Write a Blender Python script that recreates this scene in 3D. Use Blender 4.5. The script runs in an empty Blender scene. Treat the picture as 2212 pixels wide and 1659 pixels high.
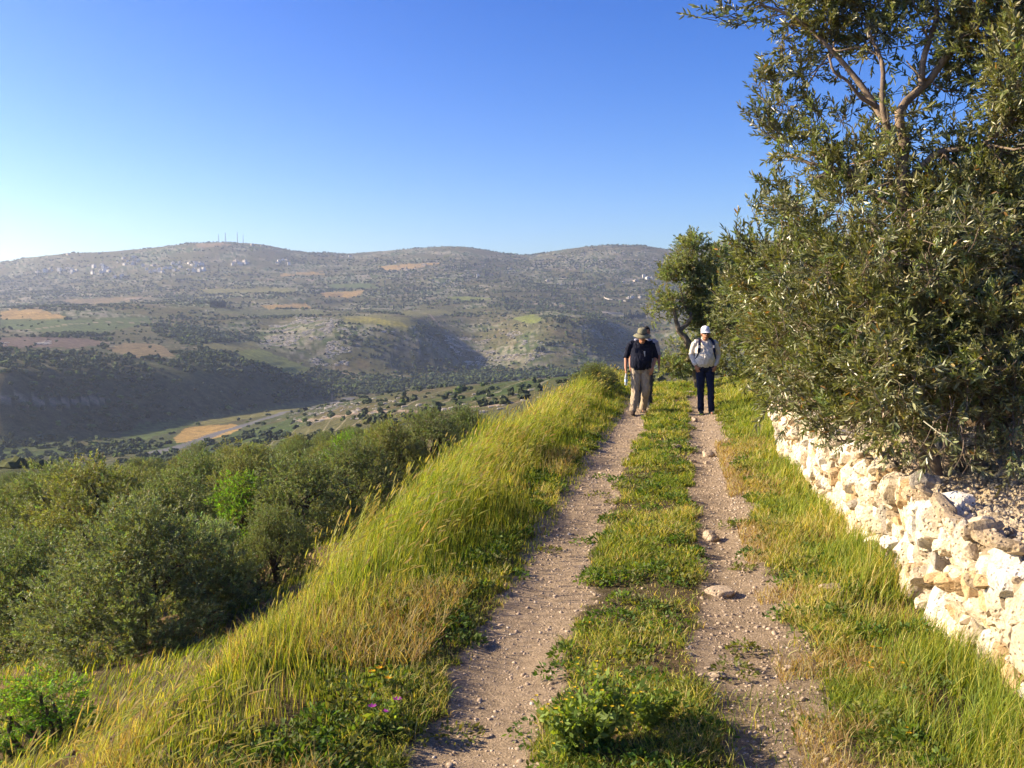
import bpy, math, random
import numpy as np
from mathutils import Vector, Matrix
R = math.radians
rng = np.random.default_rng(7)
random.seed(7)
scene = bpy.context.scene
C = scene.collection

# ------------------------------------------------------------------ camera
CAM_Z = 1.85
FPX = 2080.0; CX = 1106.0; CY = 829.5          # the photograph measured on a 2212 x 1659 copy
PITCH = math.atan((829.5 - 690) / 2080.0)
cam_d = bpy.data.cameras.new("camera"); cam = bpy.data.objects.new("camera", cam_d); C.objects.link(cam)
cam_d.sensor_width = 36; cam_d.lens = 36 * FPX / 2212.0
cam_d.clip_start = 0.1; cam_d.clip_end = 60000
cam.location = (0, 0, CAM_Z); cam.rotation_euler = (math.pi/2 - PITCH, 0, 0)
scene.camera = cam
# ------------------------------------------------------------------ light
SUN_AZ = R(84)       # to the left of the view direction
SUN_EL = R(26)
sd = np.array([-math.sin(SUN_AZ)*math.cos(SUN_EL), math.cos(SUN_AZ)*math.cos(SUN_EL), math.sin(SUN_EL)])
world = bpy.data.worlds.new("World"); scene.world = world; world.use_nodes = True
wn = world.node_tree.nodes; wl = world.node_tree.links
bg = wn['Background']; sky = wn.new('ShaderNodeTexSky'); sky.sky_type = 'NISHITA'; sky.sun_disc = False
sky.sun_elevation = SUN_EL; sky.sun_rotation = -SUN_AZ
sky.air_density = 1.0; sky.dust_density = 1.3; sky.ozone_density = 3.0; sky.altitude = 600
gam = wn.new('ShaderNodeGamma'); gam.inputs['Gamma'].default_value = 1.28
hs = wn.new('ShaderNodeHueSaturation'); hs.inputs['Saturation'].default_value = 1.28; hs.inputs['Hue'].default_value = 0.518
wl.new(sky.outputs[0], gam.inputs[0]); wl.new(gam.outputs[0], hs.inputs['Color']); wl.new(hs.outputs[0], bg.inputs[0])
bg.inputs[1].default_value = 0.054
sl = bpy.data.lights.new("sun", 'SUN'); sun = bpy.data.objects.new("sun", sl); C.objects.link(sun)
sl.energy = 5.0; sl.angle = R(0.5); sl.color = (1.0, 0.82, 0.57)
sun.rotation_euler = Vector(sd).to_track_quat('Z', 'Y').to_euler()
scene.view_settings.view_transform = 'Standard'; scene.view_settings.look = 'None'
scene.view_settings.gamma = 1; scene.view_settings.exposure = 1.42
cy = scene.cycles
cy.use_denoising = True; cy.max_bounces = 6; cy.diffuse_bounces = 3; cy.transmission_bounces = 4; cy.glossy_bounces = 2
cy.transparent_max_bounces = 6; cy.volume_bounces = 1; cy.use_adaptive_sampling = True; cy.adaptive_threshold = 0.02
cy.caustics_reflective = False; cy.caustics_refractive = False

# ------------------------------------------------------------------ helpers
def ray(px, py):
    xr = (px - CX) / FPX; yu = -(py - CY) / FPX
    return xr, math.cos(PITCH) + yu*math.sin(PITCH), -math.sin(PITCH) + yu*math.cos(PITCH)
def at(px, py, D):                       # world point seen at (px, py), D metres in front
    a, b, c = ray(px, py)
    return np.array([D*a/b, D, CAM_Z + D*c/b])
def zrow(py, D):                         # height whose image row is py at depth D
    yu = -(np.asarray(py) - CY) / FPX
    return CAM_Z + D * (-math.sin(PITCH) + yu*math.cos(PITCH)) / (math.cos(PITCH) + yu*math.sin(PITCH))
def project(X, Y, Z):
    fz = Y*math.cos(PITCH) - (Z-CAM_Z)*math.sin(PITCH); up = Y*math.sin(PITCH) + (Z-CAM_Z)*math.cos(PITCH)
    fz = np.where(fz < 0.01, 0.01, fz)
    return CX + FPX*X/fz, CY - FPX*up/fz
def sstep(a, b, x):
    t = np.clip((x-a)/(b-a), 0, 1); return t*t*(3-2*t)
def _h(ix, iy, iz, seed):
    h = (ix*374761393 + iy*668265263 + iz*2147483647 + seed*1274126177) & 0xffffffff
    h = ((h ^ (h >> 13)) * 1274126177) & 0xffffffff
    h = h ^ (h >> 16)
    return (h & 0xffff) / 32767.5 - 1.0
def noise(x, y, z=None, seed=0):         # value noise in -1..1
    x = np.asarray(x, float); y = np.asarray(y, float)
    fx = np.floor(x); fy = np.floor(y); ix = fx.astype(np.int64); iy = fy.astype(np.int64)
    tx = x-fx; ty = y-fy; tx = tx*tx*(3-2*tx); ty = ty*ty*(3-2*ty)
    def plane(iz):
        a = _h(ix, iy, iz, seed); b = _h(ix+1, iy, iz, seed); c = _h(ix, iy+1, iz, seed); d = _h(ix+1, iy+1, iz, seed)
        return (a*(1-tx)+b*tx)*(1-ty) + (c*(1-tx)+d*tx)*ty
    if z is None: return plane(0)
    z = np.asarray(z, float); fz = np.floor(z); iz = fz.astype(np.int64); tz = z-fz; tz = tz*tz*(3-2*tz)
    return plane(iz)*(1-tz) + plane(iz+1)*tz
def fbm(x, y, z=None, o=4, seed=0, g=0.5):
    s = 0; a = 1; t = 0
    for k in range(o):
        s = s + a*noise(x*2**k+k*17.3, y*2**k-k*9.1, None if z is None else z*2**k, seed+k); t += a; a *= g
    return s/t
def inpoly(x, y, poly):
    p = np.array(poly, float); n = len(p); r = np.zeros(np.shape(x), bool); j = n-1
    for i in range(n):
        xi, yi = p[i]; xj, yj = p[j]
        c = ((yi > y) != (yj > y)) & (x < (xj-xi)*(y-yi)/(yj-yi+1e-12)+xi)
        r ^= c; j = i
    return r

def mesh_np(name, V, F, col=None, smooth=False):
    me = bpy.data.meshes.new(name); V = np.asarray(V, np.float32); F = np.asarray(F, np.int32)
    n, k = F.shape
    me.vertices.add(len(V)); me.vertices.foreach_set('co', V.ravel())
    me.loops.add(n*k); me.loops.foreach_set('vertex_index', F.ravel())
    me.polygons.add(n); me.polygons.foreach_set('loop_start', np.arange(0, n*k, k, dtype=np.int32))
    me.polygons.foreach_set('use_smooth', np.full(n, smooth))
    me.update(calc_edges=True)
    if col is not None:
        ca = me.color_attributes.new('Col', 'FLOAT_COLOR', 'POINT')
        rgba = np.ones((len(V), 4), np.float32); rgba[:, :3] = col; ca.data.foreach_set('color', rgba.ravel())
    return me
def obj(name, me, mat=None, parent=None, loc=(0, 0, 0), **tags):
    o = bpy.data.objects.new(name, me); C.objects.link(o); o.location = loc
    if mat is not None and len(me.materials) == 0: me.materials.append(mat)
    if parent is not None: o.parent = parent
    for k, v in tags.items(): o[k] = v
    return o
def empty(name, loc, label, category, group=None, rz=0):
    o = bpy.data.objects.new(name, None); C.objects.link(o); o.location = loc; o.rotation_euler = (0, 0, rz)
    o['label'] = label; o['category'] = category
    if group: o['group'] = group
    o.empty_display_size = 0.3
    return o
def copy_tree(o, parent=None):
    c = o.copy(); C.objects.link(c)
    if parent is not None: c.parent = parent
    for ch in list(o.children): copy_tree(ch, c)
    return c

# ------------------------------------------------------------------ materials
def nodes(name):
    m = bpy.data.materials.new(name); m.use_nodes = True
    nt = m.node_tree; return m, nt.nodes, nt.links, nt.nodes['Principled BSDF']
def N(n, t, **kw):
    x = n.new(t)
    for k, v in kw.items():
        if k in x.inputs: x.inputs[k].default_value = v
        else: setattr(x, k, v)
    return x
def mixc(n, l, fac, a, b, mode='MIX'):
    m = n.new('ShaderNodeMix'); m.data_type = 'RGBA'; m.blend_type = mode
    for s, v in ((0, fac), (6, a), (7, b)):
        if hasattr(v, 'is_output'): l.new(v, m.inputs[s])
        elif s == 0: m.inputs[0].default_value = v
        else: m.inputs[s].default_value = (*v, 1)
    return m.outputs[2]
def ramp(n, l, src, stops):
    r = n.new('ShaderNodeValToRGB'); l.new(src, r.inputs[0]); e = r.color_ramp.elements
    while len(e) < len(stops): e.new(0.5)
    for el, (p, c) in zip(e, stops): el.position = p; el.color = (*c, 1) if len(c) == 3 else c
    return r.outputs[0]
def ntex(n, l, scale, detail=6, rough=0.6, world=True, vec=None):
    t = n.new('ShaderNodeTexNoise'); t.inputs['Scale'].default_value = scale; t.inputs['Detail'].default_value = detail
    t.inputs['Roughness'].default_value = rough
    if vec is None:
        g = n.new('ShaderNodeNewGeometry') if world else n.new('ShaderNodeTexCoord')
        vec = g.outputs['Position'] if world else g.outputs['Object']
    l.new(vec, t.inputs['Vector']); return t.outputs[0]
def bump(n, l, p, h, strength, dist):
    b = n.new('ShaderNodeBump'); b.inputs['Strength'].default_value = strength; b.inputs['Distance'].default_value = dist
    l.new(h, b.inputs['Height']); l.new(b.outputs[0], p.inputs['Normal']); return b
G3 = lambda v: (v, v, v)
def mat_attr(name, rough=0.85, scale=None, amp=0.4, trans=0.0, bscale=None, bdist=0.01, spec=0.3, world=True, tint=(1.3, 1.25, 0.6), under=None):
    m, n, l, p = nodes(name)
    a = n.new('ShaderNodeVertexColor'); a.layer_name = 'Col'; c = a.outputs[0]
    if scale:
        t = ntex(n, l, scale, world=world)
        c = mixc(n, l, 1.0, c, ramp(n, l, t, [(0.3, G3(1-amp)), (0.7, G3(1+amp))]), 'MULTIPLY')
    if under:
        g = n.new('ShaderNodeNewGeometry'); c = mixc(n, l, g.outputs['Backfacing'], c, mixc(n, l, 0.55, c, under))
    l.new(c, p.inputs['Base Color']); p.inputs['Roughness'].default_value = rough
    p.inputs['Specular IOR Level'].default_value = spec
    if bscale: bump(n, l, p, ntex(n, l, bscale, 8, 0.7, world=world), 0.8, bdist)
    if trans > 0:
        tr = n.new('ShaderNodeBsdfTranslucent'); mx = n.new('ShaderNodeMixShader'); mx.inputs[0].default_value = trans
        l.new(mixc(n, l, 1.0, c, tint, 'MULTIPLY'), tr.inputs[0])
        l.new(p.outputs[0], mx.inputs[1]); l.new(tr.outputs[0], mx.inputs[2])
        l.new(mx.outputs[0], n['Material Output'].inputs[0])
    return m
def mat_plain(name, color, rough=0.8, scale=8, amp=0.25, bscale=None, bdist=0.01, spec=0.3, world=False, metal=0):
    m, n, l, p = nodes(name)
    t = ntex(n, l, scale, world=world)
    c = mixc(n, l, 1.0, color, ramp(n, l, t, [(0.3, G3(1-amp)), (0.7, G3(1+amp))]), 'MULTIPLY')
    l.new(c, p.inputs['Base Color']); p.inputs['Roughness'].default_value = rough
    p.inputs['Specular IOR Level'].default_value = spec; p.inputs['Metallic'].default_value = metal
    if bscale: bump(n, l, p, ntex(n, l, bscale, 6, 0.7, world=world), 0.8, bdist)
    return m

# ------------------------------------------------------------------ the lie of the land
def xc(Y): return 0.53 + 0.175*(np.minimum(Y, 40)-4)               # middle of the track
def xwall(Y): return 1.75 + 0.145*Y                                # left face of the dry stone wall
def near_height(X, Y):
    t = X - xc(Y)
    edge = xc(Y) - 2.25 + 0.22*noise(Y*0.7, Y*0+3.1, seed=5) + 0.1*noise(Y*2.3, Y*0, seed=6)
    s = edge - X
    P = -np.interp(s, [-5, 0, 0.35, 0.9, 1.6, 4, 8, 13, 30, 50, 90, 150, 220, 400], [0, 0, .35, 1.1, 1.85, 3.7, 5.1, 6.5, 11.5, 15.5, 20, 27, 33, 45])
    Rg = -np.interp(Y, [0, 27, 34, 60, 100, 200, 400], [0, 0, .5, 3.5, 8, 18, 34])
    z = -np.sqrt(P*P + Rg*Rg)
    rut = np.exp(-((t+0.78)/0.33)**2) + 0.8*np.exp(-((t-0.55)/0.28)**2)
    z = z - 0.05*rut*(Y < 60)
    z = z + 0.05*np.exp(-((t+1.75)/0.5)**2)*sstep(0, 8, Y)*(Y < 40)
    z = z + 0.10*fbm(X*0.5, Y*0.5, o=3, seed=11)*sstep(1.2, 3.0, np.abs(t))
    z = z + 0.012*fbm(X*5, Y*5, o=3, seed=12) + 0.02*noise(X*1.7, Y*1.7, seed=13)
    # clods along the crumbling edge
    clod = np.exp(-((s-0.35)/0.4)**2)*(Y < 16)
    z = z + clod*(0.16*np.maximum(0, fbm(X*4, Y*4, o=3, seed=14)) - 0.05)
    z = z + 0.25*sstep(2, 8, s)*fbm(X*0.35, Y*0.35, o=4, seed=15)
    # right: terrace behind the wall, rising gently
    d = X - xwall(Y)
    end = sstep(13.2, 14.6, Y)
    terr = 0.52*sstep(0.15, 0.5, d) + 0.10*np.clip(d-0.8, 0, 100)**0.9
    soft = 0.10*np.clip(d+0.3, 0, 100)**0.95
    z = z + (terr*(1-end) + soft*end)*(Y > -3)
    return z
COLS = [-400, 0, 150, 300, 450, 540, 600, 680, 760, 830, 900, 950, 1000, 1040, 1080, 1150, 1200, 1280, 1350, 1420, 1500, 1700, 2212, 2700]
LAY = [
 # D,      y   per column
 ([200]*24, [1012, 1012, 1012, 1012, 1012, 1012, 1008, 1000, 985, 970, 960, 948, 936, 930, 925, 910, 900, 885, 870, 850, 830, 800, 740, 700]),
 ([420, 420, 420, 420, 430, 450, 480, 440, 410, 400, 400, 400, 400, 400, 400, 390, 380, 380, 380, 380, 380, 380, 380, 380],
  [1095, 1095, 1090, 1080, 1065, 1040, 985, 955, 925, 908, 895, 885, 875, 868, 862, 848, 838, 830, 825, 820, 810, 790, 730, 690]),
 ([620, 620, 650, 680, 720, 730, 730, 780, 790, 760, 700, 680, 650, 620, 590, 540, 500, 470, 450, 450, 450, 450, 450, 450],
  [1005, 1005, 990, 968, 948, 928, 912, 884, 863, 852, 842, 837, 833, 830, 826, 820, 815, 812, 810, 805, 800, 780, 720, 680]),
 ([690, 700, 760, 820, 900, 960, 1000, 1070, 1090, 1080, 1050, 1040, 1010, 1000, 980, 930, 900, 880, 870, 870, 870, 870, 870, 870],
  [978, 975, 950, 932, 907, 892, 880, 868, 862, 864, 868, 870, 872, 873, 875, 878, 879, 876, 870, 860, 850, 820, 740, 700]),
 ([790, 800, 870, 960, 1040, 1095, 1130, 1165, 1240, 1250, 1250, 1240, 1220, 1200, 1200, 1170, 1150, 1150, 1150, 1150, 1150, 1150, 1150, 1150],
  [802, 800, 800, 797, 788, 780, 797, 838, 842, 836, 832, 832, 832, 832, 832, 831, 831, 829, 826, 820, 810, 780, 720, 690]),
 ([1090, 1100, 1150, 1250, 1300, 1310, 1330, 1380, 1390, 1400, 1420, 1430, 1440, 1450, 1450, 1450, 1450, 1450, 1450, 1450, 1450, 1450, 1450, 1450],
  [736, 735, 735, 730, 737, 762, 780, 800, 808, 812, 815, 814, 811, 808, 808, 807, 806, 803, 800, 795, 785, 750, 710, 690]),
 ([1450, 1450, 1450, 1550, 1600, 1570, 1560, 1560, 1560, 1560, 1560, 1560, 1565, 1560, 1600, 1600, 1620, 1640, 1650, 1650, 1650, 1650, 1650, 1650],
  [692, 690, 690, 690, 701, 722, 726, 702, 696, 698, 708, 742, 775, 792, 768, 735, 718, 729, 774, 790, 770, 740, 700, 680]),
 ([1800, 1800, 1820, 1850, 1850, 1800, 1760, 1730, 1720, 1710, 1700, 1730, 1790, 1850, 1850, 1800, 1790, 1790, 1850, 1900, 1900, 1900, 1900, 1900],
  [664, 662, 660, 655, 658, 675, 690, 684, 680, 681, 690, 722, 728, 715, 700, 684, 677, 688, 733, 745, 720, 700, 680, 660]),
 ([2200, 2200, 2200, 2200, 2200, 2150, 2100, 2100, 2100, 2100, 2100, 2150, 2200, 2200, 2200, 2200, 2200, 2200, 2200, 2200, 2200, 2200, 2200, 2200],
  [670, 669, 667, 664, 655, 660, 664, 668, 672, 671, 670, 668, 667, 666, 666, 667, 668, 678, 688, 690, 680, 670, 650, 640]),
 ([2700]*24, [642, 640, 634, 628, 625, 622, 620, 622, 625, 624, 622, 620, 620, 620, 620, 620, 622, 624, 625, 625, 620, 610, 600, 600]),
 ([3200]*24, [610, 605, 597, 588, 583, 584, 588, 592, 590, 586, 584, 582, 580, 582, 588, 592, 590, 588, 588, 592, 588, 580, 570, 570]),
]
SKYX = [-400, 0, 90, 150, 240, 330, 420, 480, 560, 600, 640, 700, 760, 830, 900, 960, 990, 1050, 1100, 1150, 1200, 1270, 1320, 1390, 1440, 1480, 1530, 1570, 1700, 2212, 2700]
SKYY = [600, 570, 555, 548, 545, 538, 526, 524.5, 528, 535, 545, 549, 552, 546, 540, 536, 535, 543, 552, 554, 545, 535, 531, 533, 541, 543, 530, 522, 520, 530, 550]
GX = np.arange(-400, 2701, 5.0)
def _tab(xs, ys, sig=4):
    v = np.interp(GX, xs, ys); k = np.exp(-0.5*(np.arange(-3*sig, 3*sig+1)/sig)**2); k /= k.sum()
    return np.convolve(np.pad(v, 3*sig, mode='edge'), k, mode='valid')
TD = []; TZ = []
for d, y in LAY:
    dd = _tab(COLS, d); yy = _tab(COLS, y); TD.append(dd); TZ.append(zrow(yy, dd))
dd = _tab([-400, 0, 500, 800, 1200, 1480, 1570, 2700], [3700, 3700, 3800, 4300, 4200, 4100, 3900, 3900]); TD.append(dd); TZ.append(zrow(_tab(SKYX, SKYY, 2), dd))
TD.append(dd+900); TZ.append(TZ[-1]-160); TD.append(dd*0+9000); TZ.append(TZ[-1]*0-100); TD.append(dd*0+30000); TZ.append(TZ[-1]*0-300)
TD = np.array(TD); TZ = np.array(TZ)
def far_height(px, D):
    i = np.clip((px-GX[0])/5.0, 0, len(GX)-1.001); i0 = i.astype(int); f = i-i0
    Dk = TD[:, i0]*(1-f) + TD[:, i0+1]*f; Zk = TZ[:, i0]*(1-f) + TZ[:, i0+1]*f
    L = np.log(Dk); x = np.log(np.maximum(D, 10)); K = len(L)
    h = L[1:]-L[:-1]; dl = (Zk[1:]-Zk[:-1])/h
    m = np.zeros_like(Zk); w1 = 2*h[1:]+h[:-1]; w2 = h[1:]+2*h[:-1]
    same = (dl[1:]*dl[:-1]) > 0
    with np.errstate(divide='ignore', invalid='ignore'):
        m[1:-1] = np.where(same, (w1+w2)/(w1/dl[:-1] + w2/dl[1:]), 0)
    m[0] = dl[0]; m[-1] = dl[-1]
    j = np.clip((x[None, :] >= L).sum(0)-1, 0, K-2); a = np.arange(len(x))
    t = np.clip((x - L[j, a])/h[j, a], 0, 1); hh = h[j, a]
    return ((2*t**3-3*t**2+1)*Zk[j, a] + (t**3-2*t**2+t)*hh*m[j, a] + (-2*t**3+3*t**2)*Zk[j+1, a] + (t**3-t**2)*hh*m[j+1, a])
def height(X, Y):
    X = np.atleast_1d(np.asarray(X, float)); Y = np.atleast_1d(np.asarray(Y, float))
    shp = X.shape; X = X.ravel(); Y = Y.ravel()
    r = np.hypot(X, Y); th = np.arctan2(X, Y); tc = np.clip(th, -0.62, 0.62)
    D = r*np.cos(tc); w = sstep(math.log(110), math.log(200), np.log(r+1e-6))
    z = np.zeros(len(X)); nm = w < 1; fm = w > 0
    zn = near_height(X[nm], Y[nm]); z[nm] = zn*(1-w[nm])
    px = CX + FPX*np.tan(tc[fm]); Df = D[fm]
    Xf = X[fm]; Yf = Y[fm]
    zf = far_height(px, Df)
    amp = sstep(250, 900, Df)
    q = fbm(Xf/260, Yf/260, o=5, seed=21)
    ridge = 1-np.abs(fbm(Xf/180, Yf/180, o=3, seed=24))*2
    fall = 1-sstep(2900, 3600, Df)*0.75
    zf = zf + amp*fall*(3.5*q*np.clip(Df/1200, .4, 2.2) - 2.2*np.clip(Df/1000, 0, 3.0)*(ridge-0.6)) + amp*0.9*fbm(Xf/40, Yf/40, o=3, seed=22)*np.clip(Df/1000, .5, 2)
    st = 6.0*np.clip(Df/1100, 0.8, 2.5); ph = zf/st + 0.8*noise(Xf/150, Yf/150, seed=23)
    fr = ph-np.floor(ph); tz = zf + st*((fr**5) - fr)*0.6
    mk = sstep(-0.25, 0.3, fbm(Xf/400, Yf/400, o=2, seed=26))*amp*(Df < 3300)
    zf = zf*(1-mk*0.85) + tz*mk*0.85
    z[fm] += zf*w[fm]
    return z.reshape(shp)
def hz(x, y): return float(height(x, y)[0])

def hit(px, py, dmin=150, dmax=4600):    # first point of the land met by the ray through (px, py)
    D = np.exp(np.linspace(math.log(dmin), math.log(dmax), 1500)); x = (px-CX)/FPX*D; z = height(x, D); _, y = project(x, D, z)
    k = np.where(y <= py)[0]; k = k[0] if len(k) else int(np.argmin(y)); return x[k], D[k], z[k]
# ------------------------------------------------------------------ terrain mesh (one sheet, split by what it is)
a_f = np.linspace(R(-33), R(33), 941)
a_s = np.concatenate([np.linspace(R(-180), R(-34), 74), a_f, np.linspace(R(34), R(180), 74)])
rr = np.concatenate([[0.4, 1, 1.8, 2.5, 3.0], 3.3*np.exp(np.arange(0, 1.45, 0.0042)), ])
rr = np.concatenate([rr, rr[-1]*np.exp(np.arange(0.008, math.log(5200/rr[-1]), 0.0088))])
rr = np.concatenate([rr, [5600, 6500, 8000, 11000, 20000, 30000]])
AA, RR = np.meshgrid(a_s, rr)
TXx = RR*np.sin(AA); TYy = RR*np.cos(AA)
TZz = np.concatenate([height(TXx[i:i+60], TYy[i:i+60]) for i in range(0, len(rr), 60)])
nr, nc = AA.shape
X = TXx.ravel(); Y = TYy.ravel(); Z = TZz.ravel()
PX, PY = project(X, Y, Z); PX = np.where(Y > 0.5, PX, -9999)
# slopes, for the darker tone on steep far ground
gz = np.zeros_like(TZz); gz[1:-1] = np.abs(TZz[2:]-TZz[:-2])/(RR[2:]-RR[:-2]); steep = gz.ravel()
def lerp(a, b, t): return a*(1-t[:, None]) + np.asarray(b)[None]*t[:, None]
def ground_colour(X, Y, Z, PX, PY, steep):
    n1 = fbm(X/90, Y/90, o=4, seed=31); n2 = fbm(X/22, Y/22, o=4, seed=32); n3 = fbm(X/500, Y/500, o=3, seed=33)
    n4 = fbm(X/6, Y/6, o=3, seed=34)
    c = np.tile([0.120, 0.105, 0.050], (len(X), 1))
    c = lerp(c, (0.070, 0.095, 0.030), sstep(-0.1, 0.35, n1))
    c = lerp(c, (0.170, 0.115, 0.070), sstep(0.05, 0.45, n2)*0.6)
    c = lerp(c, (0.085, 0.075, 0.045), sstep(0.0, 0.4, -n3)*0.6)
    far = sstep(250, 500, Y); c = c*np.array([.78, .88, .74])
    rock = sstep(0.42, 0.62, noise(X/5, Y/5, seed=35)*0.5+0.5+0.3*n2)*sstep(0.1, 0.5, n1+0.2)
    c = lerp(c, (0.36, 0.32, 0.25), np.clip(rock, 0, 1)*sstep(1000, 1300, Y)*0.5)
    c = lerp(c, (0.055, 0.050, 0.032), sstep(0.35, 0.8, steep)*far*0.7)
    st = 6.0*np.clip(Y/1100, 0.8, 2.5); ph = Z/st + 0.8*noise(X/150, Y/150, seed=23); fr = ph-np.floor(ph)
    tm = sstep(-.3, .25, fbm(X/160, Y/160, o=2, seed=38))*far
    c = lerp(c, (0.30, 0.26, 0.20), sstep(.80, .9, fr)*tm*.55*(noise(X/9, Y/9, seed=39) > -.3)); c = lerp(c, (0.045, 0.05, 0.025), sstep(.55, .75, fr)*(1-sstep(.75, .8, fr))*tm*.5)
    def field(poly, col, d0, d1, k=1.0):
        nonlocal c
        m = (Y > d0) & (Y < d1) & inpoly(PX + 3*noise(X/12, Y/12, seed=36), PY + 1.5*noise(X/12, Y/12, seed=37), poly)
        rows = 0.92 + 0.08*np.sin((X*0.8+Y*0.6)*0.9)
        v = np.asarray(col)[None]*(rows*(1+0.22*n4))[:, None]
        c[m] = c[m]*(1-k) + v[m]*k
    gold = (0.36, 0.24, 0.085); lime = (0.17, 0.20, 0.045); green = (0.085, 0.12, 0.035); olive = (0.16, 0.155, 0.055); dun = (0.20, 0.15, 0.075)
    for poly, col, d0, d1 in FIELDS(gold, lime, green, olive, dun): field(poly, col, d0, d1, 0.9)
    # near ground
    nr_ = 1-sstep(60, 140, np.hypot(X, Y)); t = X-xc(Y); s = (xc(Y)-2.25)-X
    g1 = fbm(X*1.3, Y*1.3, o=3, seed=41); g2 = fbm(X*7, Y*7, o=3, seed=42)
    soil = np.array([0.42, 0.325, 0.225])
    cn = np.tile((0.105, 0.085, 0.045), (len(X), 1))
    cn = lerp(cn, (0.17, 0.12, 0.065), sstep(-0.2, 0.4, g1))
    cn = lerp(cn, (0.27, 0.185, 0.12), np.exp(-((s-0.45)/0.45)**2)*0.9*(Y < 20))
    cn = lerp(cn, (0.20, 0.13, 0.075), sstep(2.5, 4, s)*(Y < 60)*sstep(-.1, .3, g1)*0.8)
    w = track_mask(X, Y)
    sc = soil[None]*(1+0.16*g2+0.10*g1)[:, None]
    cn = cn*(1-w[:, None]) + sc*w[:, None]
    c = c*(1-nr_[:, None]) + cn*nr_[:, None]
    return np.clip(c, 0.01, 0.8), w*nr_
def track_mask(X, Y):
    t = X-xc(Y); e = 0.13*fbm(X*2.2, Y*2.2, o=3, seed=43) + 0.05*noise(X*11, Y*11, seed=44)
    fade = 1-sstep(21, 27, Y)
    lo = -np.interp(Y, [3.5, 6, 9], [.98, 1.04, 1.12])
    a = sstep(lo-.05, lo+.03, t+e)*(1-sstep(-0.50, -0.42, t+e))
    b = sstep(0.26, 0.36, t+e)*(1-sstep(0.84, 0.96, t+e))*(0.68+0.32*sstep(4.8, 6.2, Y + 0.8*g_(X, Y)))
    return np.clip(a+b, 0, 1)*fade
def g_(X, Y): return fbm(X*1.8, Y*1.8, o=2, seed=45)*2
def FIELDS(gold, lime, green, olive, dun):
    return [
     ([(375,948),(400,925),(500,915),(525,922),(500,938),(440,952),(380,958)], gold, 600, 1000),
     ([(260,940),(300,915),(400,905),(430,912),(380,930),(290,955)], green, 600, 1000),
     ([(420,905),(560,880),(700,862),(700,875),(560,900),(440,920)], olive, 700, 1150),
     ([(515,758),(560,752),(620,775),(672,797),(640,808),(600,805),(560,780),(520,775)], lime, 1150, 1480),
     ([(430,742),(550,738),(560,750),(500,762),(440,752)], olive, 1150, 1480),
     ([(0,672),(80,668),(150,686),(90,694),(0,690)], gold, 1100, 1700),
     ([(0,690),(150,690),(320,682),(330,698),(200,720),(60,715),(0,708)], green, 1100, 1750),
     ([(270,740),(350,745),(380,770),(300,775),(230,755)], dun, 900, 1350),
     ([(0,755),(60,750),(160,752),(240,742),(180,730),(0,728)], (0.13,0.09,0.07), 900, 1350),
     ([(740,684),(830,680),(905,690),(900,702),(870,712),(820,704),(745,698)], olive, 1480, 1800),
     ([(745,688),(790,684),(870,696),(880,708),(820,700)], (0.24,0.22,0.05), 1480, 1800),
     ([(850,672),(960,668),(980,680),(890,686)], olive, 1780, 2500),
     ([(1080,680),(1150,676),(1175,692),(1150,700),(1110,690)], lime, 1600, 1900),
     ([(560,660),(660,656),(675,666),(580,668)], gold, 1500, 2400),
     ([(690,632),(790,628),(770,642),(700,642)], gold, 1900, 3000),
     ([(110,650),(280,640),(330,644),(200,660)], dun, 1500, 2700),
     ([(700,615),(800,612),(820,622),(720,624)], green, 2200, 3200),
     ([(470,665),(560,668),(700,670),(700,680),(560,682),(460,676)], (0.11,0.12,0.05), 1500, 2300),
     ([(820,575),(920,568),(960,566),(900,580),(830,584)], gold, 2900, 4200),
     ([(960,642),(1010,640),(1080,646),(1000,650)], lime, 2000, 3000),
     ([(430,625),(640,622),(640,630),(450,634)], olive, 2100, 3000),
     ([(600,592),(700,586),(700,591),(610,597)], gold, 2600, 4000),
     ([(420,527),(480,524),(500,530),(430,536)], (0.26,0.19,0.10), 2900, 4200),
    ]
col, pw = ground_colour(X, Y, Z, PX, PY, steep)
# rural road through the valley
ROAD = np.array([at(x, y, D) for x, y, D in [(330,1003,640),(416,962,700),(470,941,760),(540,919,830),(600,903,880),(650,890,950),(711,874,1040),(760,862,1120)]])
def road_dist(X, Y):
    d = np.full(np.shape(X), 1e9)
    for a, b in zip(ROAD[:-1], ROAD[1:]):
        v = b[:2]-a[:2]; t = np.clip(((X-a[0])*v[0]+(Y-a[1])*v[1])/(v@v), 0, 1)
        d = np.minimum(d, np.hypot(X-a[0]-t*v[0], Y-a[1]-t*v[1]))
    return d
rd = road_dist(X, Y); isroad = (rd < 6.5)
col[isroad] = [0.085, 0.085, 0.09]
TRACKS = [[(640,905,700),(760,893,560),(900,885,430),(1000,884,380),(1110,877,340)],
          [(905,672,2100),(935,685,1900),(950,700,1830)],
          [(0,706,1250),(90,700,1320),(200,690,1450),(330,684,1550)],
          [(560,820,1120),(640,806,1150)],
          [(0,888,760),(120,885,800),(220,880,850)],
          [(150,640,2500),(300,632,2550),(480,612,2800)], [(520,600,3000),(700,598,3000)], [(1100,640,2400),(1290,660,2250),(1330,655,2250)]]
for T in TRACKS:
    P = np.array([at(*q) for q in T]); d = np.full(len(X), 1e9)
    for a, b in zip(P[:-1], P[1:]):
        v = b[:2]-a[:2]; t = np.clip(((X-a[0])*v[0]+(Y-a[1])*v[1])/(v@v), 0, 1); d = np.minimum(d, np.hypot(X-a[0]-t*v[0], Y-a[1]-t*v[1]))
    m = (d < 2.6) & (Y > 250); col[m] = [0.27, 0.21, 0.15]
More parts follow.
